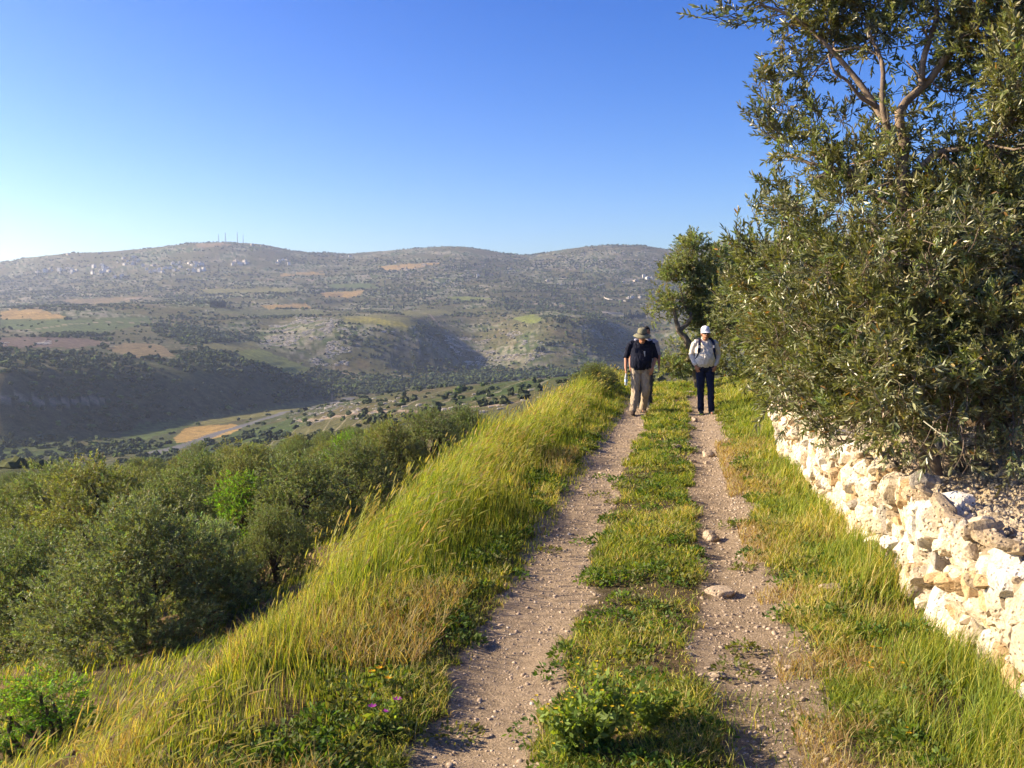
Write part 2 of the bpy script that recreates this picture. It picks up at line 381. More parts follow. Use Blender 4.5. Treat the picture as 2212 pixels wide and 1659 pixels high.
# materials for the land
def mat_land(name, fine):
    m, n, l, p = nodes(name)
    a = n.new('ShaderNodeVertexColor'); a.layer_name = 'Col'
    if fine:
        t1 = ntex(n, l, 14, 9, 0.75); t2 = ntex(n, l, 90, 5, 0.7)
        c = mixc(n, l, 1.0, a.outputs[0], ramp(n, l, t1, [(0.3, (0.62, 0.60, 0.58)), (0.7, (1.35, 1.33, 1.3))]), 'MULTIPLY')
        c = mixc(n, l, 1.0, c, ramp(n, l, t2, [(0.32, G3(0.62)), (0.7, G3(1.4))]), 'MULTIPLY')
        v = N(n, 'ShaderNodeTexVoronoi', Scale=55.0); g = n.new('ShaderNodeNewGeometry'); l.new(g.outputs['Position'], v.inputs['Vector'])
        c = mixc(n, l, ramp(n, l, v.outputs['Distance'], [(0.12, G3(0.55)), (0.24, G3(0))]), c, (0.42, 0.36, 0.30))
        mm = n.new('ShaderNodeMath'); mm.operation = 'ADD'; l.new(t1, mm.inputs[0]); l.new(t2, mm.inputs[1])
        bump(n, l, p, mm.outputs[0], 1.0, 0.035)
    else:
        t1 = ntex(n, l, 0.12, 10, 0.7); t2 = ntex(n, l, 0.9, 6, 0.7)
        c = mixc(n, l, 1.0, a.outputs[0], ramp(n, l, t1, [(0.32, (0.50, 0.52, 0.55)), (0.68, (1.45, 1.42, 1.35))]), 'MULTIPLY')
        c = mixc(n, l, 1.0, c, ramp(n, l, t2, [(0.3, G3(0.6)), (0.7, G3(1.4))]), 'MULTIPLY')
        mm = n.new('ShaderNodeMath'); mm.operation = 'ADD'; l.new(t1, mm.inputs[0]); l.new(t2, mm.inputs[1])
        bump(n, l, p, mm.outputs[0], 0.8, 1.6)
    l.new(c, p.inputs['Base Color']); p.inputs['Roughness'].default_value = 0.95; p.inputs['Specular IOR Level'].default_value = 0.1
    return m
M_near = mat_land('packed_soil', True); M_hill = mat_land('hill_soil', False)
M_road = mat_attr('asphalt', 0.9, 0.3, 0.15)
idx = np.arange(nr*nc).reshape(nr, nc)
F = np.stack([idx[:-1, :-1], idx[:-1, 1:], idx[1:, 1:], idx[1:, :-1]], -1)
F = F[:, :, ::-1].reshape(-1, 4)
fr_ = X[F].mean(1), Y[F].mean(1); frr = np.hypot(*fr_)
fpath = (pw[F].mean(1) > 0.5) & (frr < 40); froad = isroad[F].sum(1) >= 2
fnear = frr < 90
def sub(name, mask, mat, **k):
    f = F[mask]; u, inv = np.unique(f, return_inverse=True); inv = inv.reshape(f.shape)
    V = np.stack([X[u], Y[u], Z[u]], 1)
    return obj(name, mesh_np(name, V, inv, col[u], True), mat, kind='structure', **k)
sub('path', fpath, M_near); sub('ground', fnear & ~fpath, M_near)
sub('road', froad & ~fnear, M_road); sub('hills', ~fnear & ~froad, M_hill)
# ------------------------------------------------------------------ trees
def nrm(v): return v/np.maximum(np.linalg.norm(v, axis=-1, keepdims=True), 1e-9)
def tube(P, rad, k=8, rough=0.0, seed=0):
    P = np.asarray(P, float); rad = np.asarray(rad, float); n = len(P)
    T = nrm(np.gradient(P, axis=0)); up = np.array([0.31, 0.17, 0.93]) if abs(T[0][2]) < 0.9 else np.array([1, 0.1, 0])
    A = nrm(np.cross(T, up)); B = np.cross(T, A); a = np.linspace(0, 2*np.pi, k, endpoint=False)
    rr_ = rad[:, None]*(1 + rough*noise(a[None]*1.7+seed, np.arange(n)[:, None]*0.9, seed=seed))
    V = P[:, None]+(A[:, None]*np.cos(a)[None, :, None]+B[:, None]*np.sin(a)[None, :, None])*rr_[..., None]
    V = V.reshape(-1, 3); i = np.arange(n*k).reshape(n, k); j = np.roll(i, -1, 1)
    F = np.stack([i[:-1], j[:-1], j[1:], i[1:]], -1).reshape(-1, 4)
    V = np.vstack([V, P[-1] + T[-1]*rad[-1]*0.6]); c = n*k
    cap = np.stack([i[-1], j[-1], np.full(k, c), np.full(k, c)], -1)[:, :3]
    cap = np.concatenate([cap, cap[:, 2:3]], 1)
    return V, np.concatenate([F, cap]) if False else F
class Acc:
    def __init__(s): s.V = []; s.F = []; s.C = []; s.n = 0
    def add(s, V, F, c=None):
        s.V.append(V); s.F.append(np.asarray(F)+s.n); s.n += len(V)
        s.C.append(np.tile(c if c is not None else (0.2, 0.2, 0.2), (len(V), 1)) if c is None or np.ndim(c) == 1 else c)
    def me(s, name, smooth=False, col=True):
        return mesh_np(name, np.vstack(s.V), np.vstack(s.F), np.vstack(s.C) if col else None, smooth)
def curve(pts, n=10, wob=0.0, seed=0):
    pts = np.asarray(pts, float); d = np.r_[0, np.cumsum(np.linalg.norm(np.diff(pts, axis=0), axis=1))]; t = np.linspace(0, d[-1], n)
    m = np.gradient(pts, d, axis=0) if len(pts) > 2 else np.tile((pts[1]-pts[0])/d[-1], (2, 1))
    j = np.clip(np.searchsorted(d, t, side='right')-1, 0, len(d)-2); h = (d[j+1]-d[j]); u = ((t-d[j])/h)[:, None]; h = h[:, None]
    P = (2*u**3-3*u**2+1)*pts[j]+(u**3-2*u**2+u)*h*m[j]+(-2*u**3+3*u**2)*pts[j+1]+(u**3-u**2)*h*m[j+1]
    if wob:
        w = np.sin(np.linspace(0, np.pi, n))[:, None]
        P = P + wob*w*np.stack([noise(t*3/max(d[-1], .1)+seed*3.1, t*0+k*7.7, seed=seed) for k in range(3)], 1)
    return P
def sprig_tpl(r, L, ll, lw, nl, hexa, stem=True):
    V = []; F = []; kind = []
    for i in range(nl):
        u = 0.15+0.85*i/nl; z = u*L; ph = (i % 2)*np.pi+(i//2)*1.6+r.normal()*0.3
        an = R(52-22*u)+r.normal()*0.2
        if i == nl-1: an = r.normal()*0.15
        d = np.array([math.cos(ph)*math.sin(an), math.sin(ph)*math.sin(an), math.cos(an)])
        side = nrm(np.cross(d, r.normal(size=3))); up = np.cross(side, d)
        l = ll*r.uniform(0.65, 1.15); w = lw*r.uniform(0.8, 1.2); b = np.array([0, 0, z]); c = r.normal()*0.12
        n0 = len(V)
        if hexa:
            V += [b, b+d*l*.33+side*w*.5+up*w*.2, b+d*l*.72+side*w*.36+up*(w*.15-c*l*.3), b+d*l-up*c*l, b+d*l*.72-side*w*.36+up*(w*.15-c*l*.3), b+d*l*.33-side*w*.5+up*w*.2]
            F += [(n0, n0+1, n0+2, n0+3), (n0+3, n0+4, n0+5, n0)]; kind += [1+i]*6
        else:
            V += [b, b+d*l*.45+side*w*.5, b+d*l, b+d*l*.45-side*w*.5]; F += [(n0, n0+1, n0+2, n0+3)]; kind += [1+i]*4
    if stem:
        n0 = len(V); w = 0.0030 if hexa else 0.005
        V += [np.array(q, float) for q in [(-w, 0, -.5*L), (w, 0, -.5*L), (w*.6, 0, L*.9), (-w*.6, 0, L*.9)]]; F += [(n0, n0+1, n0+2, n0+3)]; kind += [0]*4
        V += [np.array(q, float) for q in [(0, -w, -.5*L), (0, w, -.5*L), (0, w*.6, L*.9), (0, -w*.6, L*.9)]]; F += [(n0+4, n0+5, n0+6, n0+7)]; kind += [0]*4
    return np.array(V), np.array(F), np.array(kind)
def place_sprigs(acc, r, pos, dirs, tpls, base, dry=0.012, var=0.25, scale=(0.8, 1.25)):
    n = len(pos); which = r.integers(0, len(tpls), n)
    for k, (V, F, kd) in enumerate(tpls):
        q = np.where(which == k)[0]
        if not len(q): continue
        d = nrm(dirs[q]); x = nrm(np.cross(d, r.normal(size=(len(q), 3)))); y = np.cross(d, x)
        M = np.stack([x, y, d], -1)*r.uniform(*scale, (len(q), 1, 1))
        W = np.einsum('nij,vj->nvi', M, V)+pos[q][:, None]
        FF = F[None]+(np.arange(len(q))*len(V))[:, None, None]
        b = np.asarray(base)*(1+var*r.normal(size=(len(q), 1)))*(1+0.10*r.normal(size=(len(q), 3)))
        nl = kd.max()+1; lc = b[:, None, :]*(1+0.18*r.normal(size=(len(q), nl, 1)))
        m = r.random((len(q), nl)) < dry; lc[m] = np.array([0.32, 0.16, 0.03])*r.uniform(.6, 1.2, (m.sum(), 1))
        lc[:, 0] = (0.16, 0.12, 0.075)
        acc.add(W.reshape(-1, 3), FF.reshape(-1, F.shape[1]), np.clip(lc[:, kd], 0.01, 0.9).reshape(-1, 3))
def lobe_points(r, lobes, n_per, inner=0.45, gap=0.0, gs=0.3):
    P = []; D = []
    vol = np.array([(l[3]*l[4]*l[5])**(2/3) for l in lobes])
    for l, w in zip(lobes, vol/vol.mean()):
        m = int(n_per*w*(l[6] if len(l) > 6 else 1)); d = nrm(r.normal(size=(m, 3))); rad = inner+(1-inner)*r.random((m, 1))**0.7
        rad = rad*(1+0.12*r.normal(size=(m, 1)))
        p = np.array(l[:3])+d*rad*np.array(l[3:6])
        if gap > 0:
            k = noise(p[:, 0]/gs, p[:, 1]/gs, p[:, 2]/gs, seed=77) > -1+gap; p = p[k]; d = d[k]
        P.append(p); D.append(d+np.array([0, 0, 0.35])+0.55*r.normal(size=d.shape))
    return np.vstack(P), np.vstack(D)
M_leaf = mat_attr('olive_leaf', 0.36, None, trans=0.22, spec=0.6, under=(0.25, 0.26, 0.14), tint=(1.5, 1.6, 0.5))
M_leafm = mat_attr('grove_leaf', 0.55, None, trans=0.28, spec=0.3, under=(0.24, 0.27, 0.14), tint=(1.5, 1.6, 0.5))
M_leafg = mat_attr('green_leaf', 0.6, None, trans=0.4, spec=0.3, tint=(1.5, 1.7, 0.4))
M_bark = mat_plain('olive_bark', (0.17, 0.135, 0.10), 0.95, 6, 0.45, 22, 0.03)
M_barkd = mat_plain('dark_bark', (0.085, 0.065, 0.05), 0.95, 6, 0.45, 22, 0.03)
rt = np.random.default_rng(11)
TPL_BIG = [sprig_tpl(rt, 0.17, 0.058, 0.0155, 14, True) for _ in range(8)]
TPL_MID = [sprig_tpl(rt, 0.22, 0.085, 0.028, 14, False) for _ in range(6)]
TPL_FAR = [sprig_tpl(rt, 0.30, 0.12, 0.045, 9, False, False) for _ in range(6)]

def trunk_mesh(r, H, spread, lobes, th=0.22, lean=0.0, forks=5):
    acc = Acc(); fork = np.array([lean*0.5, r.normal()*0.1, H*0.28])
    base = curve([(0, 0, -0.25), (r.normal()*.06, r.normal()*.06, H*.12), fork], 9, 0.12, int(r.integers(99)))
    acc.add(*tube(base, np.linspace(th*1.25, th*0.75, 9), 10, 0.3, 3))
    for l in lobes[:forks+6]:
        c = np.array(l[:3]); mid = (fork+c)/2+r.normal(size=3)*0.15*spread*0.3
        P = curve([fork-[0, 0, .15], mid, c*0.96], 9, 0.15, int(r.integers(99)))
        acc.add(*tube(P, np.linspace(th*.5, .02, 9), 7, 0.2, 5))
    return acc
def olive_tpl(seed, H=4.2, W=4.6, nsp=2600, tpls=None, base=(0.070, 0.088, 0.036), nl=15, gap=0.75, skirt=False):
    r = np.random.default_rng(seed); lobes = []
    for k in range(nl):
        a = 2.4*k+r.normal()*.3; q = math.sqrt((k+.5)/nl); rad = q*W*0.5*0.68
        top = H*(0.80-0.42*q**2)+r.normal()*0.15; s = W*r.uniform(0.14, 0.21)
        lobes.append((rad*math.cos(a), rad*math.sin(a), top, s, s, s*r.uniform(.75, 1.05)))
    for k in range(20 if skirt else 11):
        a = r.uniform(0, 6.28); s = W*r.uniform(.11, .16)*(1.25 if skirt else 1); lobes.append((W*.38*math.cos(a), W*.38*math.sin(a), H*r.uniform(.12, .36), s, s, s*1.2))
    P, D = lobe_points(r, lobes, nsp/len(lobes), 0.5, gap, 0.45)
    acc = Acc(); place_sprigs(acc, r, P, D, tpls or TPL_MID, base)
    return trunk_mesh(r, H, W, lobes, 0.20*H/4.2), acc
def make_tree(name, tr, cr, loc, label, cat='olive tree', group=None, rz=0, leafm=None, bark=None):
    t = empty(name, loc, label, cat, group, rz)
    obj('trunk', tr, bark or M_bark, t); obj('crown', cr, leafm or M_leafm, t)
    return t

# grove below the bank: five shapes of olive, a silvery one and a bright green one
specs = [(1, 4.2, 4.8, (0.16, 0.195, 0.075)), (2, 4.0, 4.6, (0.13, 0.175, 0.060)), (3, 4.4, 4.4, (0.21, 0.215, 0.060)), (4, 3.9, 5.0, (0.12, 0.15, 0.055))]
OL = []
for sd_, H, W, b in specs:
    a, c = olive_tpl(sd_, H, W, 5000, base=b); OL.append((a.me('trunk', True), c.me('crown'), H))
a, c = olive_tpl(9, 3.6, 5.2, 9500, base=(0.17, 0.205, 0.095), nl=20, skirt=True); OLF = (a.me('trunk', True), c.me('crown'), 3.6)
a, c = olive_tpl(10, 3.4, 4.0, 9000, base=(0.25, 0.32, 0.17), nl=12, skirt=True); OLS = (a.me('trunk', True), c.me('crown'), 3.4)
a, c = olive_tpl(12, 4.2, 3.6, 2600, base=(0.15, 0.25, 0.035), nl=16, gap=0.95); OLG = (a.me('trunk', True), c.me('crown'), 4.2)
def grove(kind, px, ytop, D, label, group=None, sc=None, wide=1.0, name='olive_tree', cat='olive tree'):
    x = (px-CX)/FPX*D; z0 = hz(x, D); tr, cr, H = kind
    if sc is None:
        zt = float(zrow(ytop, D)); sc = max(0.55, min(1.5, (zt-z0)/(H*1.02)))
    o = make_tree(name, tr, cr, (x, D, z0-0.1), label, cat, group, random.uniform(0, 6.28), M_leafg if kind is OLG else M_leafm, M_barkd)
    o.scale = (sc*wide, sc*wide, sc); return o
g_ol = 'olive trees in the grove below the bank'
front = [
 (OLF, 290, 1080, 22, 1.05, 'large grey green olive tree nearest the camera at the left of the grove'),
 (OLS, 455, 1105, 25.5, .8, 'pale silvery olive tree just right of the large front olive'),
 (OL[1], 40, 1120, 26, 1.0, 'dark olive tree at the left picture edge beside the large front olive'),
 (OL[2], 190, 962, 37, 1.1, 'tall olive tree with yellowish top behind the large front olive'),
 (OL[0], 365, 1000, 33, 1.0, 'rounded olive tree behind the pale silvery olive'),
 (OLG, 515, 990, 32, 1.0, 'bright green broadleaf tree standing in the middle of the grove'),
 (OL[0], 640, 965, 32, 1.15, 'broad olive tree right of the bright green tree, close to the bank'),
 (OL[3], 760, 935, 36, 1.0, 'dark olive tree touching the tall grass of the bank'),
 (OLG, 745, 912, 46, 1.0, 'bright green bushy tree behind the olives near the road view'),
 (OL[2], 835, 885, 41, 1.0, 'olive tree left of the two end trees of the grove'),
 (OL[3], 930, 872, 44, 1.0, 'second to last olive tree at the upper end of the grove'),
 (OL[1], 1005, 862, 47, .9, 'last olive tree at the upper right end of the grove'),
 (OL[0], 90, 985, 44, 1.0, 'olive tree in second row at the left picture edge'),
 (OL[2], 530, 940, 50, 1.0, 'dark topped olive tree behind the bright green middle tree'),
 (OL[1], 430, 962, 47, 1.0, 'olive tree standing out on the skyline of the grove under the gold field'),
 (OL[3], 590, 1080, 25, .8, 'low olive at the foot of the grassy bank with dead branches beside it'),
]
for kd, px, yt, D, w, lab in front:
    if kd is OLG: grove(kd, px, yt, D, lab, 'bright green trees among the olives', None, w, 'broadleaf_tree', 'tree')
    else: grove(kd, px, yt, D, lab, g_ol, None, w)
rs = np.random.default_rng(5); placed = [((px-CX)/FPX*D, D) for _, px, _, D, _, _ in front]; cnt = 0
for _ in range(4000):
    if cnt >= 95: break
    D = 28*(170/28)**rs.random(); px = rs.uniform(-60, 900); x = (px-CX)/FPX*D
    if px > 780 and D > 60: continue
    if px > 560 and D < 40: continue
    if x > xc(D)-6: continue
    if min(math.hypot(x-a, D-b) for a, b in placed) < 4.8: continue
    z = hz(x, D); k = OL[rs.integers(4)]; sc = rs.uniform(.8, 1.12)
    yt = project(np.array([x]), np.array([D]), np.array([z+k[2]*sc]))[1][0]
    lim = np.interp(px, [0, 200, 500, 700, 800, 900], [985, 955, 942, 935, 915, 885])
    if yt < lim: sc *= 0.8; yt = project(np.array([x]), np.array([D]), np.array([z+k[2]*sc]))[1][0]
    if yt < lim-8: continue
    placed.append((x, D)); cnt += 1
    grove(k, px, 0, D, 'olive tree in the crowded rows behind the front trees of the grove', g_ol+', back rows', sc)

# ---- the big olive behind the wall
def px_lobes(L, ay=1.1):
    out = []
    for l in L:
        px, py, rp, D = l[:4]; p = at(px, py, D); q = rp/FPX*D
        out.append((p[0], p[1], p[2], q, q*ay, q*0.95)+tuple(l[4:5]))
    return out
rb = np.random.default_rng(21)
LB = [(1655,560,50,8.6),(1735,480,62,8.3),(1840,440,70,7.8),(1950,450,80,7.6),(2080,430,90,7.4),(2190,440,90,7.2),
 (1650,640,62,8.8),(1740,600,80,8.0),(1860,560,90,7.4),(1980,560,90,7.1),(2100,570,95,7.0),(2200,590,90,6.8),
 (1680,730,68,8.5),(1780,700,85,7.5),(1900,690,95,6.9),(2030,690,100,6.7),(2160,710,95,6.6),
 (1725,815,55,8.0),(1810,800,70,7.2),(1920,815,85,6.7),(2040,820,80,6.6),(2160,830,85,6.5),
 (1780,880,42,7.4),(1850,900,50,7.0),(1930,920,48,6.6),(2215,870,60,6.8),
 (1700,300,36,8.2,1),(1685,225,30,8.2,.9),(1750,350,48,8.0,.9),(1830,350,50,7.8,.9),(1760,270,34,8,.6),(1900,330,40,7.7,.7),
 (1780,90,44,7.8,.8),(1700,25,42,7.9,.9),(1800,15,55,7.8),(1890,30,55,7.7),(1960,70,40,7.6,.7),(2050,40,60,7.5),(2140,20,70,7.4),(2200,100,60,7.2),
 (2120,160,50,7.5,.7),(2200,220,60,7.2),(2160,310,66,7.3),(2070,340,52,7.5,.8),(1990,370,50,7.6,.7),(1850,170,30,7.8,.35),(1960,190,40,7.8,.35),(2040,150,44,7.8,.4),(1900,90,44,7.6,.4),(2060,230,50,7.7,.4),(1990,290,44,7.7,.4),(1830,110,40,7.9,.35),(1740,150,34,8,.7),(1930,250,34,7.3,.6),(1890,370,50,7.3),(2120,90,60,7.4),(2190,170,60,7.0),
 (2290,300,110,7.6),(2300,520,120,7.4),(2300,760,120,7.2),(2300,60,120,7.6), (2350,950,100,7.0),
 (1800,640,90,8.9),(1950,620,120,8.6),(2100,640,120,8.4),(1880,780,110,8.2),(2050,780,110,8.0),(1780,-60,70,7.8),(1950,-70,80,7.7),(2120,-80,90,7.6)]
lobes = px_lobes(LB)
P, D_ = lobe_points(rb, lobes, 165, 0.25, 0.68, 0.17)
k = P[:, 2] > 0.95 + 0*P[:, 0]; P = P[k]; D_ = D_[k]
lean = D_ + np.array([-0.1, -0.15, 0.1])
cr = Acc(); place_sprigs(cr, rb, P, lean, TPL_BIG, (0.170, 0.178, 0.058), 0.012)
# long free twigs with sprigs along them
def twig(acc, leaf, pts, r0=0.006, ns=8, leaves=True):
    P = curve(pts, 12, 0.05, int(rb.integers(999))); acc.add(*tube(P, np.linspace(r0, 0.0018, 12), 5))
    if leaves:
        ii = rb.integers(3, 12, ns); p = P[ii]+rb.normal(size=(ns, 3))*.02; d = nrm(P[np.minimum(ii+1, 11)]-P[ii-1])+rb.normal(size=(ns, 3))*.45+[0, 0, .25]
        place_sprigs(leaf, rb, p, d, TPL_BIG, (0.12, 0.13, 0.055), 0.03)
T = at(2065, 1030, 7.2); T[2] = hz(T[0], T[1])-0.1
lim = Acc()
def limb(pts, r0, r1, k=8, n=14, w=0.06): lim.add(*tube(curve(pts, n, w, int(rb.integers(999))), np.linspace(r0, r1, n), k, 0.18, int(rb.integers(99))))
A = lambda x, y, d: at(x, y, d)
fk = A(1955, 410, 7.5)
limb([T-[0,0,.1], A(2050, 900, 7.3), A(2010, 700, 7.6), A(1965, 520, 7.6), fk, A(1952, 300, 7.5)], .085, .042, 10, 20)
limb([T+[.35, .1, 0], A(2180, 860, 7.4), A(2190, 650, 7.6), A(2200, 400, 7.7)], .085, .04, 10, 16)
limb([T+[-.2, .15, 0], A(1980, 880, 7.6), A(1900, 700, 7.9), A(1800, 600, 8.2), A(1700, 560, 8.4)], .09, .02)
limb([T+[.1, -.1, 0], A(2110, 930, 7.0), A(2090, 760, 6.9), A(2120, 600, 7.0)], .08, .02)
limb([T+[-.1, .0, 0], A(2000, 930, 7.0), A(1900, 850, 7.1), A(1800, 800, 7.4), A(1720, 760, 8)], .05, .012)
limb([A(1960, 400, 7.5), A(1890, 220, 7.6), A(1800, 110, 7.7), A(1700, 30, 7.8), A(1640, 10, 7.8)], .034, .010)
limb([A(1955, 380, 7.5), A(1915, 230, 7.4), A(1905, 130, 7.5), A(1870, 40, 7.6)], .028, .01)
limb([A(1952, 310, 7.5), A(1945, 240, 7.5), A(2010, 170, 7.5), A(2100, 60, 7.4), A(2160, 40, 7.4), A(2230, -20, 7.3)], .038, .016)
limb([A(1990, 185, 7.5), A(2005, 90, 7.5), A(2030, 0, 7.5), A(2040, -80, 7.5)], .028, .012)
limb([A(1890, 230, 7.6), A(1830, 190, 7.5), A(1790, 120, 7.5)], .018, .008)
limb([A(1955, 400, 7.5), A(2040, 330, 7.4), A(2130, 310, 7.3), A(2200, 250, 7.2)], .03, .01)
limb([A(1960, 470, 7.5), A(1870, 400, 7.6), A(1790, 370, 7.8), A(1700, 330, 8.0)], .025, .008)
for l in lobes:
    c = np.array(l[:3]); best = min([A(1830, 190, 7.5), A(1800, 110, 7.7), A(1915, 230, 7.4), A(1905, 130, 7.5), A(2005, 90, 7.5), A(2040, 330, 7.4), A(2130, 310, 7.3), A(1945, 240, 7.5), A(2010, 170, 7.5), A(2160, 40, 7.4), A(1870, 400, 7.6), A(1790, 370, 7.8), A(1720, 55, 7.8), fk, A(2000, 700, 7.5), A(2190, 650, 7.6), A(1800, 600, 8.2), A(2090, 760, 6.9), A(1890, 220, 7.6), A(2100, 60, 7.4), A(1900, 850, 7.1)], key=lambda q: np.linalg.norm(q-c))
    for _ in range(1 if c[2] > 3 else 2):
        e = c+nrm(rb.normal(size=3))*np.array(l[3:6])*.8; limb([best, (best+e)/2+rb.normal(size=3)*.08, e], .009, .003, 5, 10, .12)
for a, b, c_ in [((1700, 30, 7.8), (1610, 45, 7.8), (1525, 38, 7.8)), ((1700, 300, 8.1), (1660, 240, 8.1), (1640, 190, 8.1)), ((1690, 210, 8.1), (1670, 175, 8.1), (1655, 160, 8.1)),
                 ((1700, 340, 8.1), (1660, 290, 8.1), (1635, 260, 8.1)), ((1700, 60, 7.9), (1690, 100, 7.9), (1700, 130, 7.9)), ((1780, 290, 8), (1740, 210, 8), (1730, 170, 8)),
                 ((1850, 310, 7.8), (1830, 240, 7.8), (1840, 200, 7.8)), ((1640, 560, 8.6), (1600, 520, 8.6), (1590, 490, 8.6)), ((1650, 520, 8.6), (1640, 450, 8.6), (1650, 420, 8.6)),
                 ((1630, 640, 8.7), (1590, 600, 8.7), (1565, 560, 8.7)), ((1720, 450, 8.3), (1690, 420, 8.3), (1665, 400, 8.3)), ((1900, 320, 7.7), (1905, 250, 7.7), (1880, 210, 7.7)),
                 ((1700, 840, 7.9), (1680, 870, 7.9), (1665, 850, 7.9)), ((1850, 930, 6.9), (1800, 950, 6.9), (1780, 935, 6.9)), ((1700, 20, 7.9), (1640, 5, 7.9), (1600, 20, 7.9))]:
    twig(lim, cr, [A(*a), A(*b), A(*c_)], 0.006, 11)
# bare hanging twigs low on the right
for i in range(34):
    x = rb.uniform(2040, 2230); y = rb.uniform(900, 985); d = rb.uniform(6.1, 6.8); s = rb.normal()*35
    twig(lim, cr, [A(x, y-rb.uniform(30, 110), d+.2), A(x+s*.5, y, d), A(x+s+rb.normal()*10, min(y+rb.uniform(20, 70), 1025), d-.1)], .0035, 3, rb.random() < .35)
for i in range(300):
    x = rb.uniform(1680, 2210); y = rb.uniform(450, 930); d = rb.uniform(6.2, 7.2) if x > 1850 else rb.uniform(7.0, 8.0)
    a = rb.uniform(0, 6.28); q = rb.uniform(25, 80)
    twig(lim, cr, [A(x, y, d+.2), A(x+q*.5*math.cos(a), y+q*.6*math.sin(a), d), A(x+q*math.cos(a), y+q*math.sin(a)+8, d)], .0035, 4, rb.random() < .5)
M_limb = mat_plain('limb_bark', (0.20, 0.15, 0.105), 0.9, 9, 0.45, 40, 0.01)
t = empty('olive_tree', tuple(T), 'large olive tree with forked limbs leaning over the dry stone wall', 'olive tree')
for nm, acc, m, sm in (('trunk', lim, M_limb, True), ('crown', cr, M_leaf, False)):
    acc.V = [v-T for v in acc.V]; obj(nm, acc.me(nm, sm), m, t)

# ---- olives farther along the track
def authored(L, trunkpts, D0, label, tp, n, base, th=.16, gap=.8, group=None):
    r = np.random.default_rng(len(label)); lobes = px_lobes(L, 1.4); P, Dd = lobe_points(r, lobes, n, .3, gap, .3)
    g = np.array([hz(x, y) for x, y in P[:0, :2]]); cr = Acc()
    k = P[:, 2] > height(P[:, 0], P[:, 1])+0.1; place_sprigs(cr, r, P[k], Dd[k], tp, base, 0.015)
    b = at(*trunkpts[0][0]); b[2] = hz(b[0], b[1])-.1; tr = Acc()
    for i, pts in enumerate(trunkpts):
        Q = [at(*q) for q in pts]
        if i == 0: Q[0] = b
        tr.add(*tube(curve(Q, 14, .12, i+3), np.linspace(th*(1 if i == 0 else .6), th*(.6 if i == 0 else .25), 14), 9, .35, i))
    for l in lobes:
        q = min([at(*p_[-1]) for p_ in trunkpts]+[at(*trunkpts[0][1])], key=lambda v: np.linalg.norm(v-np.array(l[:3])))
        if l[2] < q[2]+.1: continue
        tr.add(*tube(curve([q, (q+np.array(l[:3]))/2+r.normal(size=3)*.1, np.array(l[:3])], 8, .1, 3), np.linspace(.026, .007, 8), 5))
    t = empty('olive_tree', tuple(b), label, 'olive tree', group)
    for nm, acc, m, sm in (('trunk', tr, M_bark, True), ('crown', cr, M_leafm, False)):
        acc.V = [v-b for v in acc.V]; obj(nm, acc.me(nm, sm), m, t)
TPL_M2 = [sprig_tpl(rt, 0.20, 0.062, 0.02, 12, False) for _ in range(6)]
authored([(1492,555,36,26),(1470,600,42,26),(1515,590,44,26.5),(1480,640,36,26),(1530,650,52,26.5),(1550,700,50,26.3),(1505,690,24,26.4),(1455,655,26,26),(1440,610,30,26.2),(1500,530,30,26.2),(1520,700,44,26.6),(1545,745,50,26.8),(1450,790,22,25.8),(1560,560,40,27),(1600,620,60,27.4),(1480,740,20,26.6),(1640,600,60,27.6),(1462,765,26,25.6),(1500,780,30,26),(1475,790,24,25.8),(1570,620,50,27),(1600,680,60,27),(1420,650,16,26,.5),(1412,680,12,26,.4)],
         [[(1512,812,26),(1500,775,26),(1488,740,25.9),(1465,712,25.9)],[(1468,716,25.9),(1450,690,25.9),(1462,660,26)],[(1468,716,25.9),(1486,690,26),(1478,655,26)],[(1500,775,26),(1520,735,26),(1530,690,26.3)]],
         26, 'olive tree with leaning bare trunk behind the two walkers', TPL_MID, 420, (0.19, 0.21, 0.08), .12, 1.0)
authored([(1590,640,60,21),(1640,620,60,20),(1690,650,60,19),(1600,720,60,20.5),(1650,700,60,20),(1700,740,70,19),(1570,770,36,20.5),(1610,790,34,20),(1660,790,44,19.5),(1620,815,26,19.6),(1670,815,30,19.2),(1560,800,24,20.5),(1720,800,50,18.5),(1780,700,90,18),(1640,570,40,20),(1700,560,50,19)],
         [[(1690,822,20),(1675,770,20),(1665,730,20),(1640,700,20)]], 20, 'dark dense olive tree between the leaning olive and the large one', TPL_MID, 200, (0.14, 0.15, 0.058), .12, .85)
authored([(1700,640,70,13),(1690,730,70,13),(1720,800,60,12.6),(1790,620,80,12.8),(1800,760,90,12.6),(1740,560,60,13),(1660,780,36,13),(1690,830,30,12.6)],
         [[(1840,860,13),(1820,800,13),(1790,740,13),(1770,690,13)]], 13, 'bushy olive tree filling the gap behind the far end of the stone wall', TPL_M2, 260, (0.155, 0.16, 0.060), .08, .8)
# trees standing out of frame on the right terrace, seen from the side
for px, D, sc in [(2500, 11, 1.1), (2350, 17, 1.1), (2000, 20, .9), (1900, 28, .8)]:
    x = (px-CX)/FPX*D; o = make_tree('olive_tree', OL[1][0], OL[1][1], (x, D, hz(x, D)-.1), 'olive tree on the terrace hidden behind the large leaning olive', 'olive tree', 'olive trees on the terrace behind the wall', px); o.scale = (sc,)*3
